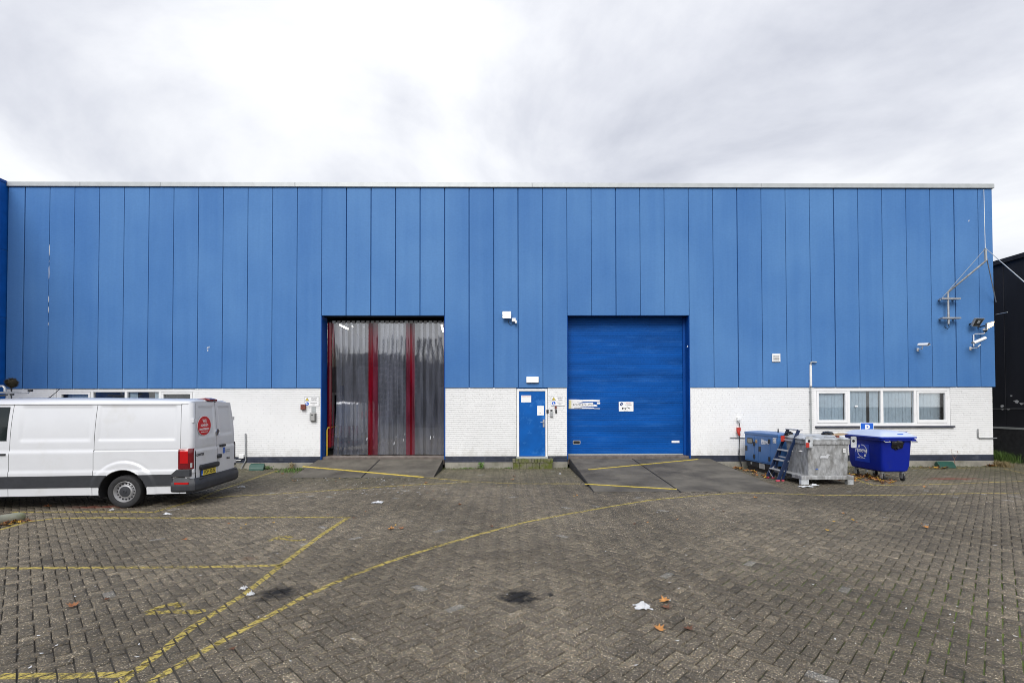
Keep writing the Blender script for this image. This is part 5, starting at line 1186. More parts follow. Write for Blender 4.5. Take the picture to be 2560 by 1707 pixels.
# wall signs
def warn_sign(u0, v0, u1, v1, l2, label):
    a, b = P(u0, v0), P(u1, v1); cx = (a.x + b.x) / 2
    t = thing('warning_sign', label, 'sign', (cx, YW, b.z)); w_, h_ = b.x - a.x, a.z - b.z
    MB().box(a.x, b.x, YW - .016, YW - .006, b.z, a.z).build('sign_edge', M_INKG, t)
    MB().box(a.x + .007, b.x - .007, YW - .018, YW - .015, b.z + .007, b.z + h_ * .52).build('sign_face', M_PAPER, t); MB().box(a.x + .007, b.x - .007, YW - .018, YW - .015, b.z + h_ * .54, a.z - .007).build('sign_face', M_PAPER, t)
    tx, tz, s_ = a.x + w_ * .19, b.z + h_ * .58, h_ * .33
    MB().prism([(tx - s_ * .66, tz), (tx + s_ * .66, tz), (tx, tz + s_ * 1.1)], YW - .020, YW - .017, 'xz').build('triangle_edge', M_INK, t)
    MB().prism([(tx - s_ * .50, tz + s_ * .09), (tx + s_ * .50, tz + s_ * .09), (tx, tz + s_ * .93)], YW - .022, YW - .019, 'xz').build('triangle', M_SYEL, t)
    MB().box(tx - .006, tx + .006, YW - .0235, YW - .021, tz + s_ * .36, tz + s_ * .68).box(tx - .006, tx + .006, YW - .0235, YW - .021, tz + s_ * .17, tz + s_ * .27).build('exclamation_mark', M_INK, t)
    MB().prism(disc(tx, b.z + h_ * .27, h_ * .19), YW - .020, YW - .017, 'xz').build('round_symbol', M_SBLUE, t)
    bz, k = b.z + h_ * .27, h_ * .19
    MB().prism([(tx - k * .35, bz + k * .55), (tx - k * .0, bz + k * .55), (tx + k * .02, bz - k * .05), (tx + k * .55, bz - k * .3), (tx + k * .55, bz - k * .5), (tx - k * .4, bz - k * .5)], YW - .022, YW - .019, 'xz').build('boot_symbol', M_PAPER, t)
    txt('OPGELET', (a.x + w_ * .66, YW - .0205, b.z + h_ * .78), h_ * .17, M_INK, t, '-y', .85, 'CENTER'); txt(l2, (a.x + w_ * .66, YW - .0205, b.z + h_ * .60), h_ * .16, M_INK, t, '-y', .85, 'CENTER')
    txt('Veiligheidsschoenen', (a.x + w_ * .64, YW - .0205, b.z + h_ * .31), h_ * .105, M_INK, t, '-y', .85, 'CENTER'); txt('verplicht', (a.x + w_ * .64, YW - .0205, b.z + h_ * .17), h_ * .105, M_INK, t, '-y', .85, 'CENTER')
warn_sign(761.5, 992, 798, 1015.5, 'Heftrucks', 'white warning sign with yellow triangle left of the strip curtain')
warn_sign(1377.5, 990.5, 1412.5, 1014, 'Rolbrug', 'white warning sign with yellow triangle between the blue doors')
t = wbox('push_button', 'brownish red push button box left of the strip curtain', 'button', 754, 1011, 765.5, 1024, M_RUSTRED, 0, .09)
wbox('notice_plate', 'small pale plate under the left warning sign', 'plate', 779, 1016.5, 789.5, 1030, M_ALU, 0, .012, .0)
a, b = P(777, 1032), P(791, 1052)
t = thing('control_box', 'grey control box on the white wall left of the strip curtain', 'control box', ((a.x + b.x) / 2, YW, b.z))
MB().box(a.x, b.x, YW - .09, YW - .002, b.z, a.z).build('box_case', pm('dark_box', (.12, .12, .12), .5), t, bevel=.008); MB().box(a.x + .015, b.x - .025, YW - .098, YW - .088, b.z + .02, a.z - .015).build('box_cover', M_GREYBOX, t, bevel=.005)
MB().box(a.x + .05, b.x - .07, YW - .101, YW - .096, a.z - .07, a.z - .045).build('keypad', M_BLACK, t)
wbox('push_button', 'dark red round button under the right warning sign', 'button', 1386.5, 1015, 1391.5, 1021, M_RUSTRED, 0, .05)
wbox('push_button', 'black upright button right of the grey key switch', 'button', 1388, 1024, 1392, 1032.5, M_BLACK, 0, .04)
a, b = P(1375, 1024), P(1382, 1042)
t = thing('key_switch', 'grey key switch with black cap beside the blue door', 'switch', ((a.x + b.x) / 2, YW, b.z))
MB().box(a.x, b.x, YW - .05, YW - .002, b.z, a.z - .05).build('switch_case', M_ALU, t, bevel=.006); MB().box(a.x, b.x, YW - .056, YW - .049, b.z + .01, (a.z + b.z) / 2).build('switch_flap', M_GREY, t); MB().box(a.x + .008, b.x - .012, YW - .05, YW - .003, a.z - .035, a.z).build('switch_cap', M_BLACK, t)
# notices on the door
YD = YW + .034
a, b = P(1303, 988), P(1328, 1005.5); t = thing('door_notice', 'wide white notice with red heading on the blue door', 'notice', ((a.x + b.x) / 2, YD, b.z))
MB().box(a.x, b.x, YD - .004, YD, b.z, a.z).build('paper', M_PAPER, t); txt('VERBODEN TOEGANG', ((a.x + b.x) / 2, YD - .006, a.z - .045), .034, M_INKR, t, '-y', .85, 'CENTER')
a, b = P(1343, 1014), P(1360, 1038); t = thing('door_notice', 'upright white sheet taped to the blue door', 'notice', ((a.x + b.x) / 2, YD, b.z))
MB().box(a.x, b.x, YD - .004, YD, b.z, a.z).build('paper', M_PAPER, t); MB().box(a.x + .06, a.x + .066, YD - .0055, YD - .003, b.z + .05, b.z + .09).box(a.x + .10, a.x + .12, YD - .0055, YD - .003, b.z + .07, b.z + .08).build('pen_mark', M_INK, t)
# torn banner on the roller door
YB = YR - .006
def bz(l): return [(P(1370 + x / 16.8, 985 + y / 16.8, YB).x, P(1370 + x / 16.8, 985 + y / 16.8, YB).z) for x, y in l]
t = thing('door_banner', 'torn white banner with lettering on the roller door', 'banner', (P(1460, 1010, YB).x, YB, P(1460, 1022, YB).z))
top = bz([(870, 220), (1200, 222), (1440, 240), (1500, 232), (1900, 230), (2190, 250), (2160, 300), (2060, 318), (1800, 312), (1480, 318), (1350, 350), (1215, 330), (870, 322)])
mid = bz([(870, 325), (1205, 332), (1290, 365), (1360, 380), (1640, 362), (1760, 360), (1860, 345), (1900, 380), (1880, 420), (2000, 440), (2080, 480), (2060, 520), (1700, 515), (1480, 512), (1300, 530), (870, 532)])
low = bz([(870, 535), (1300, 534), (1480, 548), (1700, 552), (1900, 560), (1960, 592), (2190, 590), (2180, 622), (1880, 612), (1500, 612), (870, 612)])
bit = bz([(2060, 340), (2190, 335), (2190, 420), (2050, 415)])
MB().prism(top, YB - .001, YB + .001, 'xz').build('banner_top', M_PAPER, t); MB().prism(mid, YB - .001, YB + .001, 'xz').build('banner_middle', M_PAPER, t); MB().prism(low, YB - .001, YB + .001, 'xz').build('banner_foot', M_PAPER, t); MB().prism(bit, YB - .001, YB + .001, 'xz').build('banner_scrap', M_PAPER, t)
yl = bz([(872, 262), (980, 262), (980, 600), (872, 600)]); MB().prism(yl, YB - .003, YB - .0012, 'xz').build('yellow_band', pm('pale_yellow', (.72, .66, .32), .6), t)
c = P(1370 + 1040 / 16.8, 985 + 490 / 16.8, YB); c2 = P(1370 + 2000 / 16.8, 985 + 490 / 16.8, YB)
txt('ROLDEUR SLUITEN', (c.x, YB - .003, c.z), .098, M_INK, t, '-y', (c2.x - c.x) / .92)
c = P(1370 + 1090 / 16.8, 985 + 588 / 16.8, YB); MB().box(c.x, c.x + .26, YB - .003, YB - .001, c.z, c.z + .012).build('small_print', M_INK, t)
# no parking sign
a, b = P(1547, 1004, YB), P(1583.5, 1028, YB); w_, h_ = b.x - a.x, a.z - b.z
t = thing('no_parking_sign', 'white no parking sign with tow symbol on the roller door', 'sign', ((a.x + b.x) / 2, YB, b.z))
MB().prism([(x_, z_) for x_, z_, _ in rrect((a.x + b.x) / 2, (a.z + b.z) / 2, w_ / 2, h_ / 2, .015, 0)], YB - .004, YB + .004, 'xz').build('sign_face', M_PAPER, t)
c = (a.x + w_ * .18, b.z + h_ * .75); r = h_ * .175
MB().prism(disc(*c, r), YB - .006, YB - .004, 'xz').build('round_symbol', pm('navy', (.01, .04, .16), .5), t)
MB().bar((c[0] - r * .7, YB - .0075, c[1] + r * .7), (c[0] + r * .7, YB - .0075, c[1] - r * .7), .014, .002, (0, 1, 0)).build('symbol_bar', M_PAPER, t)
txt('VERBODEN', (a.x + w_ * .66, YB - .006, b.z + h_ * .80), h_ * .12, M_INKR, t, '-y', .9, 'CENTER'); txt('TE PARKEREN', (a.x + w_ * .66, YB - .006, b.z + h_ * .64), h_ * .12, M_INK, t, '-y', .9, 'CENTER')
zc = b.z + h_ * .30; xc = a.x + w_ * .36
MB().prism([(xc - .075, zc - .01), (xc - .07, zc + .03), (xc - .03, zc + .035), (xc - .015, zc + .012), (xc + .06, zc + .018), (xc + .075, zc + .045), (xc + .08, zc + .04), (xc + .07, zc - .012)], YB - .006, YB - .004, 'xz').build('tow_truck_symbol', M_INK, t)
MB().prism(disc(xc - .05, zc - .016, .014, 12), YB - .0065, YB - .004, 'xz').prism(disc(xc + .045, zc - .016, .014, 12), YB - .0065, YB - .004, 'xz').build('wheel_symbol', M_INK, t)
MB().prism([(xc + .10, zc + .05), (xc + .20, zc + .005), (xc + .205, zc - .015), (xc + .18, zc - .012), (xc + .10, zc + .03)], YB - .006, YB - .004, 'xz').build('towed_car_symbol', M_INK, t)
txt('wegsleepregeling', (a.x + w_ * .48, YB - .006, b.z + h_ * .05), h_ * .08, M_INKG, t, '-y', .9, 'CENTER')
o = wbox('door_label', 'tiny white maker label low on the roller door', 'label', 1679, 1101, 1698.5, 1106.5, M_PAPER, 0, .003, 0, YB)
# cameras, lamps and wires at the right end
def cctv(label, base, pts_arm, c, dirv, ln=.27):
    t = thing('security_camera', label, 'camera', base)
    d = Vector(dirv).normalized(); x = d.cross(Vector((0, 0, 1))).normalized(); zz_ = x.cross(d); R_ = Matrix((x, d, zz_)).transposed(); c = Vector(c)
    def sec(o_, s_): return [c + d * o_ + x * .055 * s_ * math.cos(a) + zz_ * (.05 * s_ * math.sin(a) if math.sin(a) > 0 else .035 * s_ * math.sin(a)) for a in np.linspace(0, 2 * math.pi, 17)[:-1]]
    MB().loft([sec(-ln * .5, .8), sec(-ln * .45, 1), sec(ln * .42, 1)]).build('camera_body', M_WPLAST, t, smooth=True, ang=40)
    MB().loft([[c + d * o_ + x * .068 * math.cos(a) + zz_ * (.058 * math.sin(a) + .006) for a in np.linspace(-.2, math.pi + .2, 12)] for o_ in (-ln * .5, ln * .56)], closed=False).build('sun_shield', M_WPLAST, t, smooth=True)
    MB().loft([sec(ln * .425, .80), sec(ln * .43, .80)]).build('camera_lens', M_BLACK, t)
    MB().tube(pts_arm, .016, 8).build('camera_arm', M_WPLAST, t, smooth=True)
    b = Vector(base); MB().box(b.x - .03, b.x + .03, b.y - .02, b.y - .001, b.z - .05, b.z + .05).build('wall_plate', M_WPLAST, t, bevel=.004)
b_ = P(2293.5, 874, YP); e_ = P(2308, 870, YP - .28)
cctv('single white security camera on the blue panels above the window', b_, [(b_.x, YP, b_.z), (b_.x + .05, YP - .12, b_.z + .02), (e_.x, YP - .24, e_.z + .0), (e_.x, YP - .26, e_.z + .05)], P(2309, 862.5, YP - .28), (.30, -.87, -.08))
b_ = P(2425, 871, YP); e_ = P(2452, 866, YP - .3)
cctv('white security camera under the lit lamp at the building corner', b_, [(b_.x, YP, b_.z), (b_.x + .12, YP - .14, b_.z + .01), (e_.x - .06, YP - .28, b_.z + .03), (e_.x, YP - .29, e_.z + .06)], P(2449, 852, YP - .3), (-.93, .12, -.42), .36)
t = thing('dome_camera', 'small dome camera on a bent white arm under the lit floodlight', 'camera', P(2433, 867, YP - .02))
q = [P(2434, 866, YP - .03), P(2434, 836, YP - .03)]; MB().tube(q, .018, 8).build('wall_tube', M_WPLAST, t)
MB().tube([P(2437, 834.5, YP - .03), P(2450, 834.5, YP - .15), P(2460, 834, YP - .24), P(2463, 829, YP - .25)], .017, 8).build('dome_arm', M_WPLAST, t, smooth=True)
c = P(2463, 824, YP - .25); MB().lathe([(.0, .055), (.03, .05), (.06, .03), (.068, 0), (.06, -.02), (0, -.024)], c, 'z', 20).build('dome_cap', M_WPLAST, t, smooth=True); MB().lathe([(.055, -.024), (.045, -.06), (.02, -.08), (0, -.085)], c, 'z', 20).build('dome_glass', M_VGLASS, t, smooth=True)
def flood(label, quad, y0, depth, lens, on):
    ps = [P(u, v, y0 - dy) for u, v, dy in quad]; c = sum(ps, Vector()) / 4; n = (ps[1] - ps[0]).cross(ps[3] - ps[0]).normalized()
    if n.y > 0: n = -n
    t = thing('floodlight', label, 'floodlight', (c.x, YP, c.z))
    MB().loft([[p for p in ps], [c + (p - c) * .8 - n * depth for p in ps]]).build('lamp_case', M_GREYBOX if not on else M_ALU, t, bevel=.006)
    MB().loft([[c + (p - c) * .84 + n * .006 for p in ps], [c + (p - c) * .84 - n * .01 for p in ps]]).build('lamp_lens', lens, t)
    if not on: MB().loft([[c + (p - c) * .34 + n * .012 + Vector((0, 0, .01)) for p in ps], [c + (p - c) * .2 + n * .022 + Vector((0, 0, .01)) for p in ps]]).build('reflector', M_ALU, t, bevel=.01)
    MB().tube([(c.x - .05, YP, c.z - .02), tuple(c - n * depth * .6)], .02, 8).build('lamp_bracket', M_BLACK, t)
flood('unlit grey floodlight tilted down near the building corner', [(2441, 795, .34), (2463, 795.5, .30), (2448, 817, .16), (2430, 816, .20)], YP, .09, pm('lamp_dark_glass', (.03, .03, .025), .15), False)
flood('lit warm floodlight at the building corner', [(2467, 808, .42), (2487, 802, .38), (2484, 815, .30), (2466, 824, .34)], YP, .06, M_FLOODW, True)
t = thing('cable_mast', 'galvanised wall mast with stayed arm carrying wires at the corner', 'mast', P(2370, 810, YP))
YM = YP - .16
MB().tube([P(2369.5, 731, YM), P(2371.5, 810, YM)], .032, 10).build('mast_pole', M_GREY, t, smooth=True)
for va, ua, ub in ((750, 2338, 2385), (798.5, 2340, 2386)):
    MB().box(P(ua, va).x, P(ub, va).x, YM - .05, YM + .05, P(1, va + 2.5).z, P(1, va - 1.5).z).build('mast_bracket', M_GREY, t); MB().box(P(ua + 4, va).x, P(ua + 9, va).x, YM, YP, P(1, va + 2).z, P(1, va - 1).z).box(P(ub - 9, va).x, P(ub - 4, va).x, YM, YP, P(1, va + 2).z, P(1, va - 1).z).build('bracket_arm', M_GREY, t)
tipy = YM - .55
MB().tube([P(2369.5, 731, YM), P(2465, 652, tipy)], .028, 10).build('mast_arm', M_ZINC, t, smooth=True)
MB().bar(P(2464.5, 652, tipy), P(2463, 621, tipy), .05, .05, (0, 1, 0)).build('arm_tip', M_ALU, t)
MB().tube([P(2462, 623, tipy), P(2350, 751, YM)], .008, 6).build('stay_wire', M_ALU, t)
MB().tube([P(2463, 621, tipy), P(2459.5, 474, YP - .04)], .008, 6).build('stay_wire', M_ALU, t)
MB().tube([P(2466, 642, tipy), P(2490, 755, YP - .05)], .014, 6).build('stay_rod', M_GREY, t)
p0, p1 = P(2464, 621, tipy), P(2562, 706, 9.0); d = p1 - p0
MB().tube([p0 + d * k / 10 - Vector((0, 0, .25 * math.sin(math.pi * k / 10))) * 0 for k in range(11)] + [p0 + d * 1.6], .010, 6).build('span_wire', M_ALU, t)
MB().tube([P(2371, 809, YM), P(2373, 818, YM), P(2369, 822, YM), P(2363, 819, YM), P(2362, 815, YM)], .010, 6).build('hook', M_BLACK, t, smooth=True)
q0, q1 = P(2489, 786.5, YP + .05), P(2519, 780.5, YP - .5); pipe('iron_rod', 'thin grey rod sticking out past the building corner', [q1, q0], .012, M_GREY, 'rod')
# sockets by the generator
t = thing('power_socket', 'white wall socket above the red one beside the generator', 'socket', P(1845, 1052))
a, b = P(1841, 1042), P(1849, 1050); MB().box(a.x, b.x, YW - .08, YW - .002, b.z, a.z).build('socket_case', M_WPLAST, t, bevel=.008)
MB().tube([P(1843, 1049, YW - .06), P(1846, 1052, YW - .09), P(1848.5, 1058, YW - .08)], .022, 8).build('plug', M_GREY, t, smooth=True)
MB().tube([P(1848.5, 1058, YW - .08), P(1849.5, 1068, YW - .05), P(1849.5, 1094, YW - .10), P(1848, 1118, YW - .10), P(1846.5, 1134, YW - .10), P(1852, 1160, YW - .12), P(1855, 1168, YW - .14)], .009, 6).build('power_cable', M_BLACK, t, smooth=True)
t = thing('power_socket', 'red industrial wall socket with hanging black cable', 'socket', P(1845, 1088))
a, b = P(1840.5, 1068), P(1849, 1077); MB().box(a.x, b.x, YW - .09, YW - .002, b.z, a.z).build('socket_case', M_RED, t, bevel=.01)
MB().tube([P(1845, 1076, YW - .08), P(1847, 1083, YW - .11), P(1849, 1089, YW - .11)], [.05, .045, .03], 10).build('plug', M_RED, t, smooth=True)
MB().tube([P(1849, 1089, YW - .11), P(1849, 1096, YW - .10), P(1848, 1122, YW - .10), P(1850, 1140, YW - .12), P(1855, 1168, YW - .18)], .010, 6).build('power_cable', M_BLACK, t, smooth=True)
# stone doorstep
a, b = P(1281, 1144, YW - .25), P(1383, 1164, YW - .25)
t = thing('door_step', 'mossy brick doorstep below the blue door', 'step', ((a.x + b.x) / 2, YW - .15, 0))
n_ = 13; w_ = (b.x - a.x) / n_
for k in range(n_): MB().box(a.x + k * w_ + .004, a.x + (k + 1) * w_ - .004, YW - .29, YW - .005, .20 + random.uniform(-.004, .004), .305 + random.uniform(-.004, .006)).build('brick', M_MOSS, t, bevel=.005, seg=1)
for k in range(6): MB().box(a.x + .02 + k * (b.x - a.x - .04) / 6 + .004, a.x + .02 + (k + 1) * (b.x - a.x - .04) / 6 - .004, YW - .27, YW - .02, -.01, .195).build('brick', M_MOSS, t, bevel=.005, seg=1)
# bait boxes
def bait(label, x, y, rz, ln=.5):
    t = thing('bait_box', label, 'bait box', (x, y, 0), rz)
    MB().prism([(-.14, 0), (.06, 0), (.08, .10), (.05, .17), (-.03, .19), (-.12, .08)], -ln / 2, ln / 2, 'yz').build('box_case', M_GREEN, t, bevel=.012, local=True)
    MB().box(-ln / 2 + .03, ln / 2 - .03, -.02, .05, .186, .196).build('box_lid', M_GREEN, t, local=True)
    MB().tube([(ln / 2 - .002, -.03, .06), (ln / 2 + .003, -.03, .06)], .028, 10).build('entry_hole', M_DARK, t, local=True)
c = P(636, 1180, 15.1); bait('dark green bait box by the wall behind the van', c.x, 15.28, rad(10), .42)
c = P(2368, 1170, 15.2); bait('dark green bait box by the wall near the right corner', c.x, 15.30, rad(-2), .50)
# parking stop stone at the left edge
a, b = G(47, 1303), G(-40, 1318)
m = MB(); pts = [Vector((a.x + (b.x - a.x) * k / 8, a.y + (b.y - a.y) * k / 8, .075)) for k in range(9)]; d = (pts[0] - pts[1]).normalized()
pts = [pts[0] + d * .085, pts[0] + d * .07] + [pts[0] + d * .03] + pts
m.tube(pts, [.02, .055, .078] + [.085] * 9, 14); tag(m.build('parking_stop', M_LOG, smooth=True, origin=((a.x + b.x) / 2, (a.y + b.y) / 2, 0)), 'rounded mossy stone parking stop at the picture edge', 'parking stop')
# steel rack with round brush behind the van
yk = 13.6; q0, q1 = P(-20, 979, yk), P(70, 984, yk)
t = thing('steel_rack', 'grey steel rack sticking up behind the van at the picture edge', 'rack', (q0.x + .3, yk, 0))
MB().bar(P(-30, 980.5, yk), P(52, 982, yk), .05, .05).build('rack_beam', M_GREY, t); MB().bar(P(44, 982.5, yk), P(71, 982.5, yk), .04, .035).build('rack_tip', M_GREY, t); MB().bar(P(68, 982, yk), P(75, 978, yk), .03, .02).build('rack_clip', M_GREY, t)
MB().tube([P(71, 976, yk), P(81, 976, yk)], .028, 10).build('rack_knob', M_BLACK, t)
MB().bar(P(-30, 991, yk), P(34, 985.5, yk), .04, .05).build('rack_brace', pm('dark_steel', (.08, .085, .085), .5, .4), t)
MB().tube([P(0, 965.5, yk), P(8, 965.5, yk), P(12, 970, yk), P(12.5, 979, yk)], .035, 8).build('rack_hoop', M_GREY, t, smooth=True)
MB().tube([P(-12, 980, yk), Vector((P(-12, 980, yk).x, yk, 0))], .03, 8).tube([P(24, 985, yk), Vector((P(24, 985, yk).x, yk, 0))], .03, 8).build('rack_post', M_GREY, t)
yb_ = 14.3; c = P(29, 957, yb_)
t = thing('round_brush', 'round dark brown brush head above the steel rack', 'brush', (c.x, yb_, 0))
m = MB(); rr = random.Random(3)
MB().lathe([(0, -.12), (.09, -.09), (.125, 0), (.10, .08), (0, .115)], c, 'z', 14).build('brush_core', pm('bristle', (.045, .036, .02), .9, var=.4, scale=30), t)
for k in range(2600):
    d = Vector((rr.gauss(0, 1), rr.gauss(0, 1), rr.gauss(0, .9))).normalized(); r_ = rr.uniform(.13, .19); s_ = d.orthogonal().normalized() * .005
    m.add([c + d * .03 - s_, c + d * .03 + s_, c + d * r_], [(0, 1, 2)])
m.build('bristles', pm('bristle', (.055, .045, .025), .9, var=.4, scale=30), t)
MB().tube([c + Vector((0, 0, -.02)), (c.x, yb_, 0)], .018, 8).build('brush_pole', M_BLACK, t)
# yellow safety rail just inside the curtain
yy_ = YW + .52; a, b = P(822, 1068, yy_), P(845, 1068, yy_ + 1.1)
t = thing('safety_rail', 'yellow tubular safety rail at the curtain doorway', 'rail', (a.x, yy_, Z_SILL + .02))
MB().tube([(a.x, YW + .36, Z_SILL + .05), (a.x, YW + .36, a.z - .06), (a.x + .03, YW + .38, a.z - .01), (a.x + .1, YW + .52, a.z), (b.x - .03, yy_ + 1.05, a.z), (b.x, yy_ + 1.1, a.z - .06), (b.x, yy_ + 1.1, Z_SILL + .02)], .026, 10).build('rail_tube', M_YEL, t, smooth=True)
MB().tube([(a.x, YW + .36, 1.0), (b.x, yy_ + 1.1, 1.0)], .022, 8).build('cross_tube', M_YEL, t, smooth=True)

# ================================================================== SMALL GROUND THINGS
LEAF = [(0, .5), (.10, .22), (.34, .34), (.24, .08), (.5, -.02), (.22, -.14), (.26, -.40), (.06, -.28), (0, -.5), (-.06, -.28), (-.26, -.40), (-.22, -.14), (-.5, -.02), (-.24, .08), (-.34, .34), (-.10, .22)]
def leaf_geo(m, x, y, z, s_, a, curl):
    o = len(m.v); c, sn = math.cos(a), math.sin(a); m.v.append((x, y, z + .004))
    for px, py in LEAF: m.v.append((x + s_ * (px * c - py * sn), y + s_ * (px * sn + py * c), z + .004 + curl * s_ * (px * px * 2.2 + max(0, py) * .5) + random.uniform(0, .006)))
    for k in range(len(LEAF)): m.f.append((o, o + 1 + k, o + 1 + (k + 1) % len(LEAF)))
def leaf(u, v, s_, k, label, curl=.5):
    c = G(u, v); m = MB(); leaf_geo(m, c.x, c.y, .004, s_, random.uniform(0, 6.28), curl); tag(m.build('fallen_leaf', M_LEAFB[k], origin=(c.x, c.y, 0)), label, 'leaf', 'fallen leaves on the yard')
for L_ in ((1662, 1504, .13, 1, 'orange leaf lying just above a darker one on the open paving'), (1664, 1521, .13, 3, 'dark reddish leaf beside the white crumpled paper'), (1648, 1574, .12, 1, 'orange leaf below the white crumpled paper'), (1721, 1574, .11, 3, 'flat dark brown leaf right of the orange leaf in front'),
           (183, 1515, .12, 0, 'large curled brown leaf in the lower parking bay'), (267, 1500, .07, 3, 'small dark leaf beside the large curled leaf'), (462, 1350, .10, 0, 'brown leaf in the upper parking bay'), (978, 1323, .13, 1, 'orange leaf with dark shadow in the middle of the yard'), (1003, 1322, .11, 0, 'brown leaf right beside the orange leaf in mid yard'), (1150, 1262, .09, 0, 'small brown leaf between the two ramps'),
           (1285, 1191, .12, 0, 'brown leaf in front of the doorstep'), (1281, 1200, .12, 1, 'ochre leaf nearest the doorstep line'), (2314, 1319, .11, 1, 'yellow brown leaf near the picture edge'), (1889, 1245, .12, 1, 'pale leaf below the long ramp corner'), (1885, 1216, .12, 0, 'brown leaf on the ramp corner'), (2312, 1218, .12, 1, 'ochre leaf right of the bin wheels'),
           (118, 1267, .16, 0, 'brown leaf in front of the van side'), (1071, 1181, .12, 1, 'orange leaf on the short ramp'), (1065, 1208, .12, 1, 'ochre leaf on the thin yellow line'), (752, 1184, .12, 0, 'brown leaf by the short ramp side'), (735, 1203, .14, 1, 'large pale leaf left of the short ramp'), (706, 1185, .12, 0, 'brown leaf among the weeds by the ramp'), (1163, 1756, .08, 3, 'dark leaf at the front of the yard'), (580, 1625, .07, 3, 'small dark leaf near the double yellow lines')):
    if L_[1] < 1705: leaf(*L_)
# drifts of leaves nobody would count
def drift(name, label, pts, n, spread, smin=.08, smax=.15):
    for q, mt in enumerate(M_LEAFB):
        m = MB()
        for _ in range(n // 4):
            c = random.choice(pts); x, y = c.x + random.gauss(0, spread), min(15.5, c.y + random.gauss(0, spread * .8)); leaf_geo(m, x, y, .004 + abs(random.gauss(0, .02)), random.uniform(smin, smax), random.uniform(0, 6.28), random.uniform(.2, .9))
        o = m.build('fallen_leaves', mt, origin=(pts[0].x, pts[0].y, 0)); tag(o, label + (', brown', ', ochre', ', yellow', ', dark')[q], 'leaves', kind='stuff')
drift('fallen_leaves', 'drift of fallen leaves between bin and container', [G(2132, 1195), G(2150, 1188), G(2165, 1192), G(2128, 1203), G(2190, 1198), G(2205, 1205)], 120, .16)
drift('fallen_leaves', 'fallen leaves along the generator skid', [G(1845, 1172), G(1862, 1177), G(1880, 1181), G(1900, 1188), G(1925, 1193), G(1835, 1172)], 60, .13)
drift('fallen_leaves', 'fallen leaves around the right bait box', [G(2340, 1170), G(2355, 1172), G(2470, 1164), G(2490, 1166), G(2325, 1171)], 48, .12)
drift('fallen_leaves', 'fallen leaves by the stone parking stop', [G(20, 1312), G(45, 1305), G(70, 1306), G(10, 1318)], 22, .07)
drift('fallen_leaves', 'stray leaves and scraps across the yard', [G(random.uniform(300, 2400), random.uniform(1185, 1330)) for _ in range(40)], 44, .3, .04, .08)
# pale litter: specks too small to count, and the few larger pieces
m = MB()
for _ in range(170):
    u, v = random.uniform(40, 2540), 1190 + 500 * random.random() ** 1.6; c = G(u, v); s_ = random.uniform(.005, .016)
    a = random.uniform(0, 6.28); m.add([(c.x + s_ * math.cos(a + k * 1.57) * (1.6 if k % 2 else .6), c.y + s_ * math.sin(a + k * 1.57) * (1.6 if k % 2 else .6), .005 + .003 * (k % 2)) for k in range(4)], [(0, 1, 2, 3)])
for _ in range(90):
    u, v = random.gauss(960, 90), random.uniform(1193, 1235); c = G(u, v); s_ = random.uniform(.01, .03); a = random.uniform(0, 6.28)
    m.add([(c.x + s_ * math.cos(a + k * 1.57) * (1.6 if k % 2 else .6), c.y + s_ * math.sin(a + k * 1.57) * (1.6 if k % 2 else .6), .006 + .004 * (k % 2)) for k in range(4)], [(0, 1, 2, 3)])
tag(m.build('litter', M_LITTER), 'tiny pale scraps strewn over the paving', 'litter', kind='stuff')
def scrap(u, v, w_, h_, label, seed):
    c = G(u, v); rr = np.random.default_rng(seed); n = 9; vs = []
    for i in range(n):
        for j in range(n): vs.append((c.x + w_ * (i / (n - 1) - .5) + rr.normal(0, w_ * .03), c.y + h_ * (j / (n - 1) - .5) + rr.normal(0, h_ * .03), .006 + abs(rr.normal(0, .022)) * (math.sin(math.pi * i / (n - 1)) * math.sin(math.pi * j / (n - 1)) + .15)))
    keep = []
    for i in range(n - 1):
        for j in range(n - 1):
            if (i in (0, n - 2) or j in (0, n - 2)) and rr.random() < .45: continue
            keep.append((i * n + j, (i + 1) * n + j, (i + 1) * n + j + 1, i * n + j + 1))
    m = MB(); m.add(vs, keep); tag(m.build('paper_scrap', M_LITTER, origin=(c.x, c.y, 0)), label, 'litter', 'pieces of white litter')
scrap(1607, 1518, .17, .15, 'white crumpled paper beside two leaves in front', 1)
scrap(2014, 1217, .36, .22, 'white plastic sheet on the ground before the grey container', 2); scrap(2036, 1213, .20, .2, 'smaller white plastic wad behind the plastic sheet', 3)
scrap(944, 1256, .22, .2, 'white flattened scrap in the middle of the yard', 4); scrap(608, 1472, .07, .07, 'white scrap on the slanting yellow line', 5); scrap(626, 1487, .08, .05, 'white scrap beside the left oil patch', 6)
scrap(419, 1286, .16, .07, 'white torn strip in front of the van wheel', 7); scrap(280, 1275, .09, .06, 'small white scrap right below the van tyre', 8); scrap(1400, 1185, .07, .07, 'white scrap on the foot of the long ramp', 9); scrap(605, 1218, .22, .06, 'long pale strip behind the van', 10)
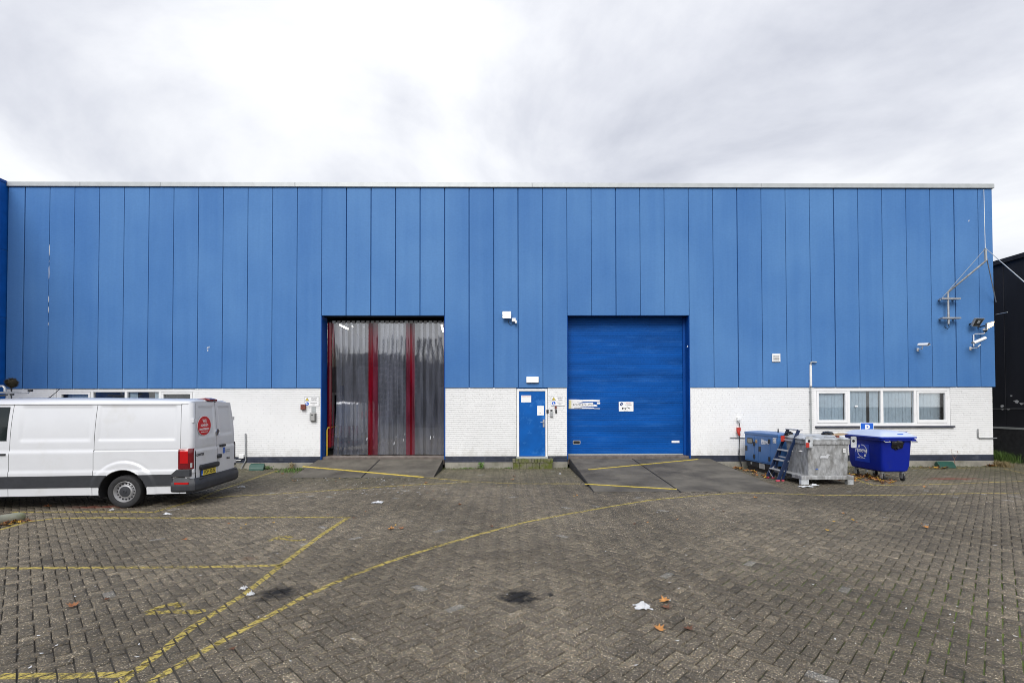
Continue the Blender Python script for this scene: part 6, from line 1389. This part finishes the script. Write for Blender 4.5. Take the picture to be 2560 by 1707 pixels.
# weeds and grass
def tuft(name, label, c, n, h, spread, mat, cat, lean_=.35):
    m = MB(); rr = random.Random(int(abs(c[0]) * 1000))
    for _ in range(n):
        x, y = c[0] + rr.gauss(0, spread[0]), c[1] + rr.gauss(0, spread[1]); a = rr.uniform(0, 6.28); hh = h * rr.uniform(.45, 1.1); d = Vector((math.cos(a), math.sin(a), 0)) * hh * lean_ * rr.uniform(.3, 1.5); s_ = Vector((-math.sin(a), math.cos(a), 0)) * rr.uniform(.003, .007)
        p = Vector((x, y, 0)); q = p + d * .4 + Vector((0, 0, hh * .65)); e_ = p + d + Vector((0, 0, hh * .9))
        m.add([p - s_, p + s_, q + s_ * .8, q - s_ * .8, e_], [(0, 1, 2, 3), (3, 2, 4)])
    return tag(m.build(name, mat, origin=(c[0], c[1], 0)), label, cat)
def leafy(name, label, c, n, r, h, mat, cat):
    m = MB(); rr = random.Random(int(abs(c[0]) * 777))
    for k in range(7):
        a = rr.uniform(0, 6.28); m.tube([(c[0], c[1], 0), (c[0] + r * .7 * math.cos(a), c[1] + r * .5 * math.sin(a), h * rr.uniform(.5, .95))], [.006, .003], 4)
    for _ in range(n):
        p = Vector((c[0] + rr.gauss(0, r * .45), c[1] + rr.gauss(0, r * .4), rr.uniform(.02, h))); u_ = Vector((rr.gauss(0, 1), rr.gauss(0, 1), rr.gauss(0, .5))).normalized(); v_ = u_.orthogonal().normalized(); s_ = rr.uniform(.014, .03); m.add([p - u_ * s_, p + v_ * s_ * .5, p + u_ * s_, p - v_ * s_ * .5], [(0, 1, 2, 3)])
    return tag(m.build(name, mat, origin=(c[0], c[1], 0)), label, cat)
c = P(1202, 1166, 15.40); leafy('weed', 'bright green leafy weed at the plinth between the doors', (c.x, 15.42, 0), 170, .10, .20, M_WEED, 'weed')
c = P(1165, 1164, 15.4); tuft('weed', 'low green weed by the plinth right of the short ramp', (c.x, 15.44, 0), 60, .06, (.16, .03), M_WEED, 'weed'); c = P(1271, 1164, 15.4); tuft('weed', 'tiny tuft left of the doorstep', (c.x, 15.42, 0), 36, .07, (.05, .03), M_WEED, 'weed')
c = P(735, 1170, 15.2); tuft('weed', 'long green grass at the wall side of the short ramp', (c.x, 15.25, 0), 170, .10, (.25, .07), M_GRASS, 'grass', .7); c = P(716, 1185, 14.8); tuft('weed', 'short mixed grass spilling along the short ramp edge', (c.x + .1, 14.9, 0), 260, .08, (.22, .22), M_WEED, 'grass', .8)
c = P(668, 1172, 15.4); leafy('weed', 'dark leafy weed right of the left bait box', (c.x, 15.42, 0), 90, .16, .10, M_GRASS, 'weed'); c = P(728, 1162, 15.4); leafy('weed', 'brown dried weed against the plinth by the ramp', (c.x, 15.44, 0), 110, .08, .22, M_DRY, 'weed')
m = MB(); rr = random.Random(21)
for xa, xb in ((XL + 5, R1['x'][0]), (R1['x'][1], R2['x'][0]), (R2['x'][1], XWR)):
    for _ in range(int((xb - xa) * 70)):
        x, y = rr.uniform(xa, xb), 15.53 - abs(rr.gauss(0, .10)); h = rr.uniform(.008, .05); a = rr.uniform(0, 6.28); m.add([(x - .012 * math.cos(a), y - .012 * math.sin(a), 0), (x + .012 * math.cos(a), y + .012 * math.sin(a), 0), (x + rr.gauss(0, .02), y + rr.gauss(0, .01), h)], [(0, 1, 2)])
tag(m.build('moss_fringe', M_MOSSG), 'thin fringe of moss and seedlings along the wall foot', 'moss', kind='stuff')
c = P(2535, 1150, 17.6); tuft('grass_clump', 'green grass clump at the black building base', (NX - .28, 17.15, 0), 900, .42, (.16, .42), M_GRASS, 'grass', .8)
c = P(2505, 1168, 15.5); tuft('grass_clump', 'dry yellowish grass at the warehouse corner', (XWR + .12, 15.45, 0), 300, .22, (.10, .12), M_DRY, 'grass', .9)
t = thing('sapling', 'bare reddish twig growing beside the right bait box', 'plant', (P(2388, 1168, 15.4).x, 15.42, 0))
x_ = t.location.x
MB().tube([(x_, 15.42, 0), (x_ + .01, 15.43, .25), (x_ - .02, 15.43, .34)], [.007, .005, .004], 5).tube([(x_ + .01, 15.43, .22), (x_ - .06, 15.44, .40), (x_ - .08, 15.44, .52)], [.004, .003, .002], 5).tube([(x_ + .01, 15.43, .25), (x_ + .07, 15.42, .38), (x_ + .10, 15.42, .46)], [.004, .003, .002], 5).build('stem', pm('twig', (.20, .11, .08), .8), t)
MB().add([(x_ + .10, 15.42, .46), (x_ + .12, 15.43, .49), (x_ + .10, 15.42, .52), (x_ + .085, 15.42, .49)], [(0, 1, 2, 3)]).add([(x_ - .08, 15.44, .52), (x_ - .06, 15.45, .55), (x_ - .08, 15.44, .57), (x_ - .095, 15.44, .55)], [(0, 1, 2, 3)]).build('twig_leaf', M_LEAFB[0], t)
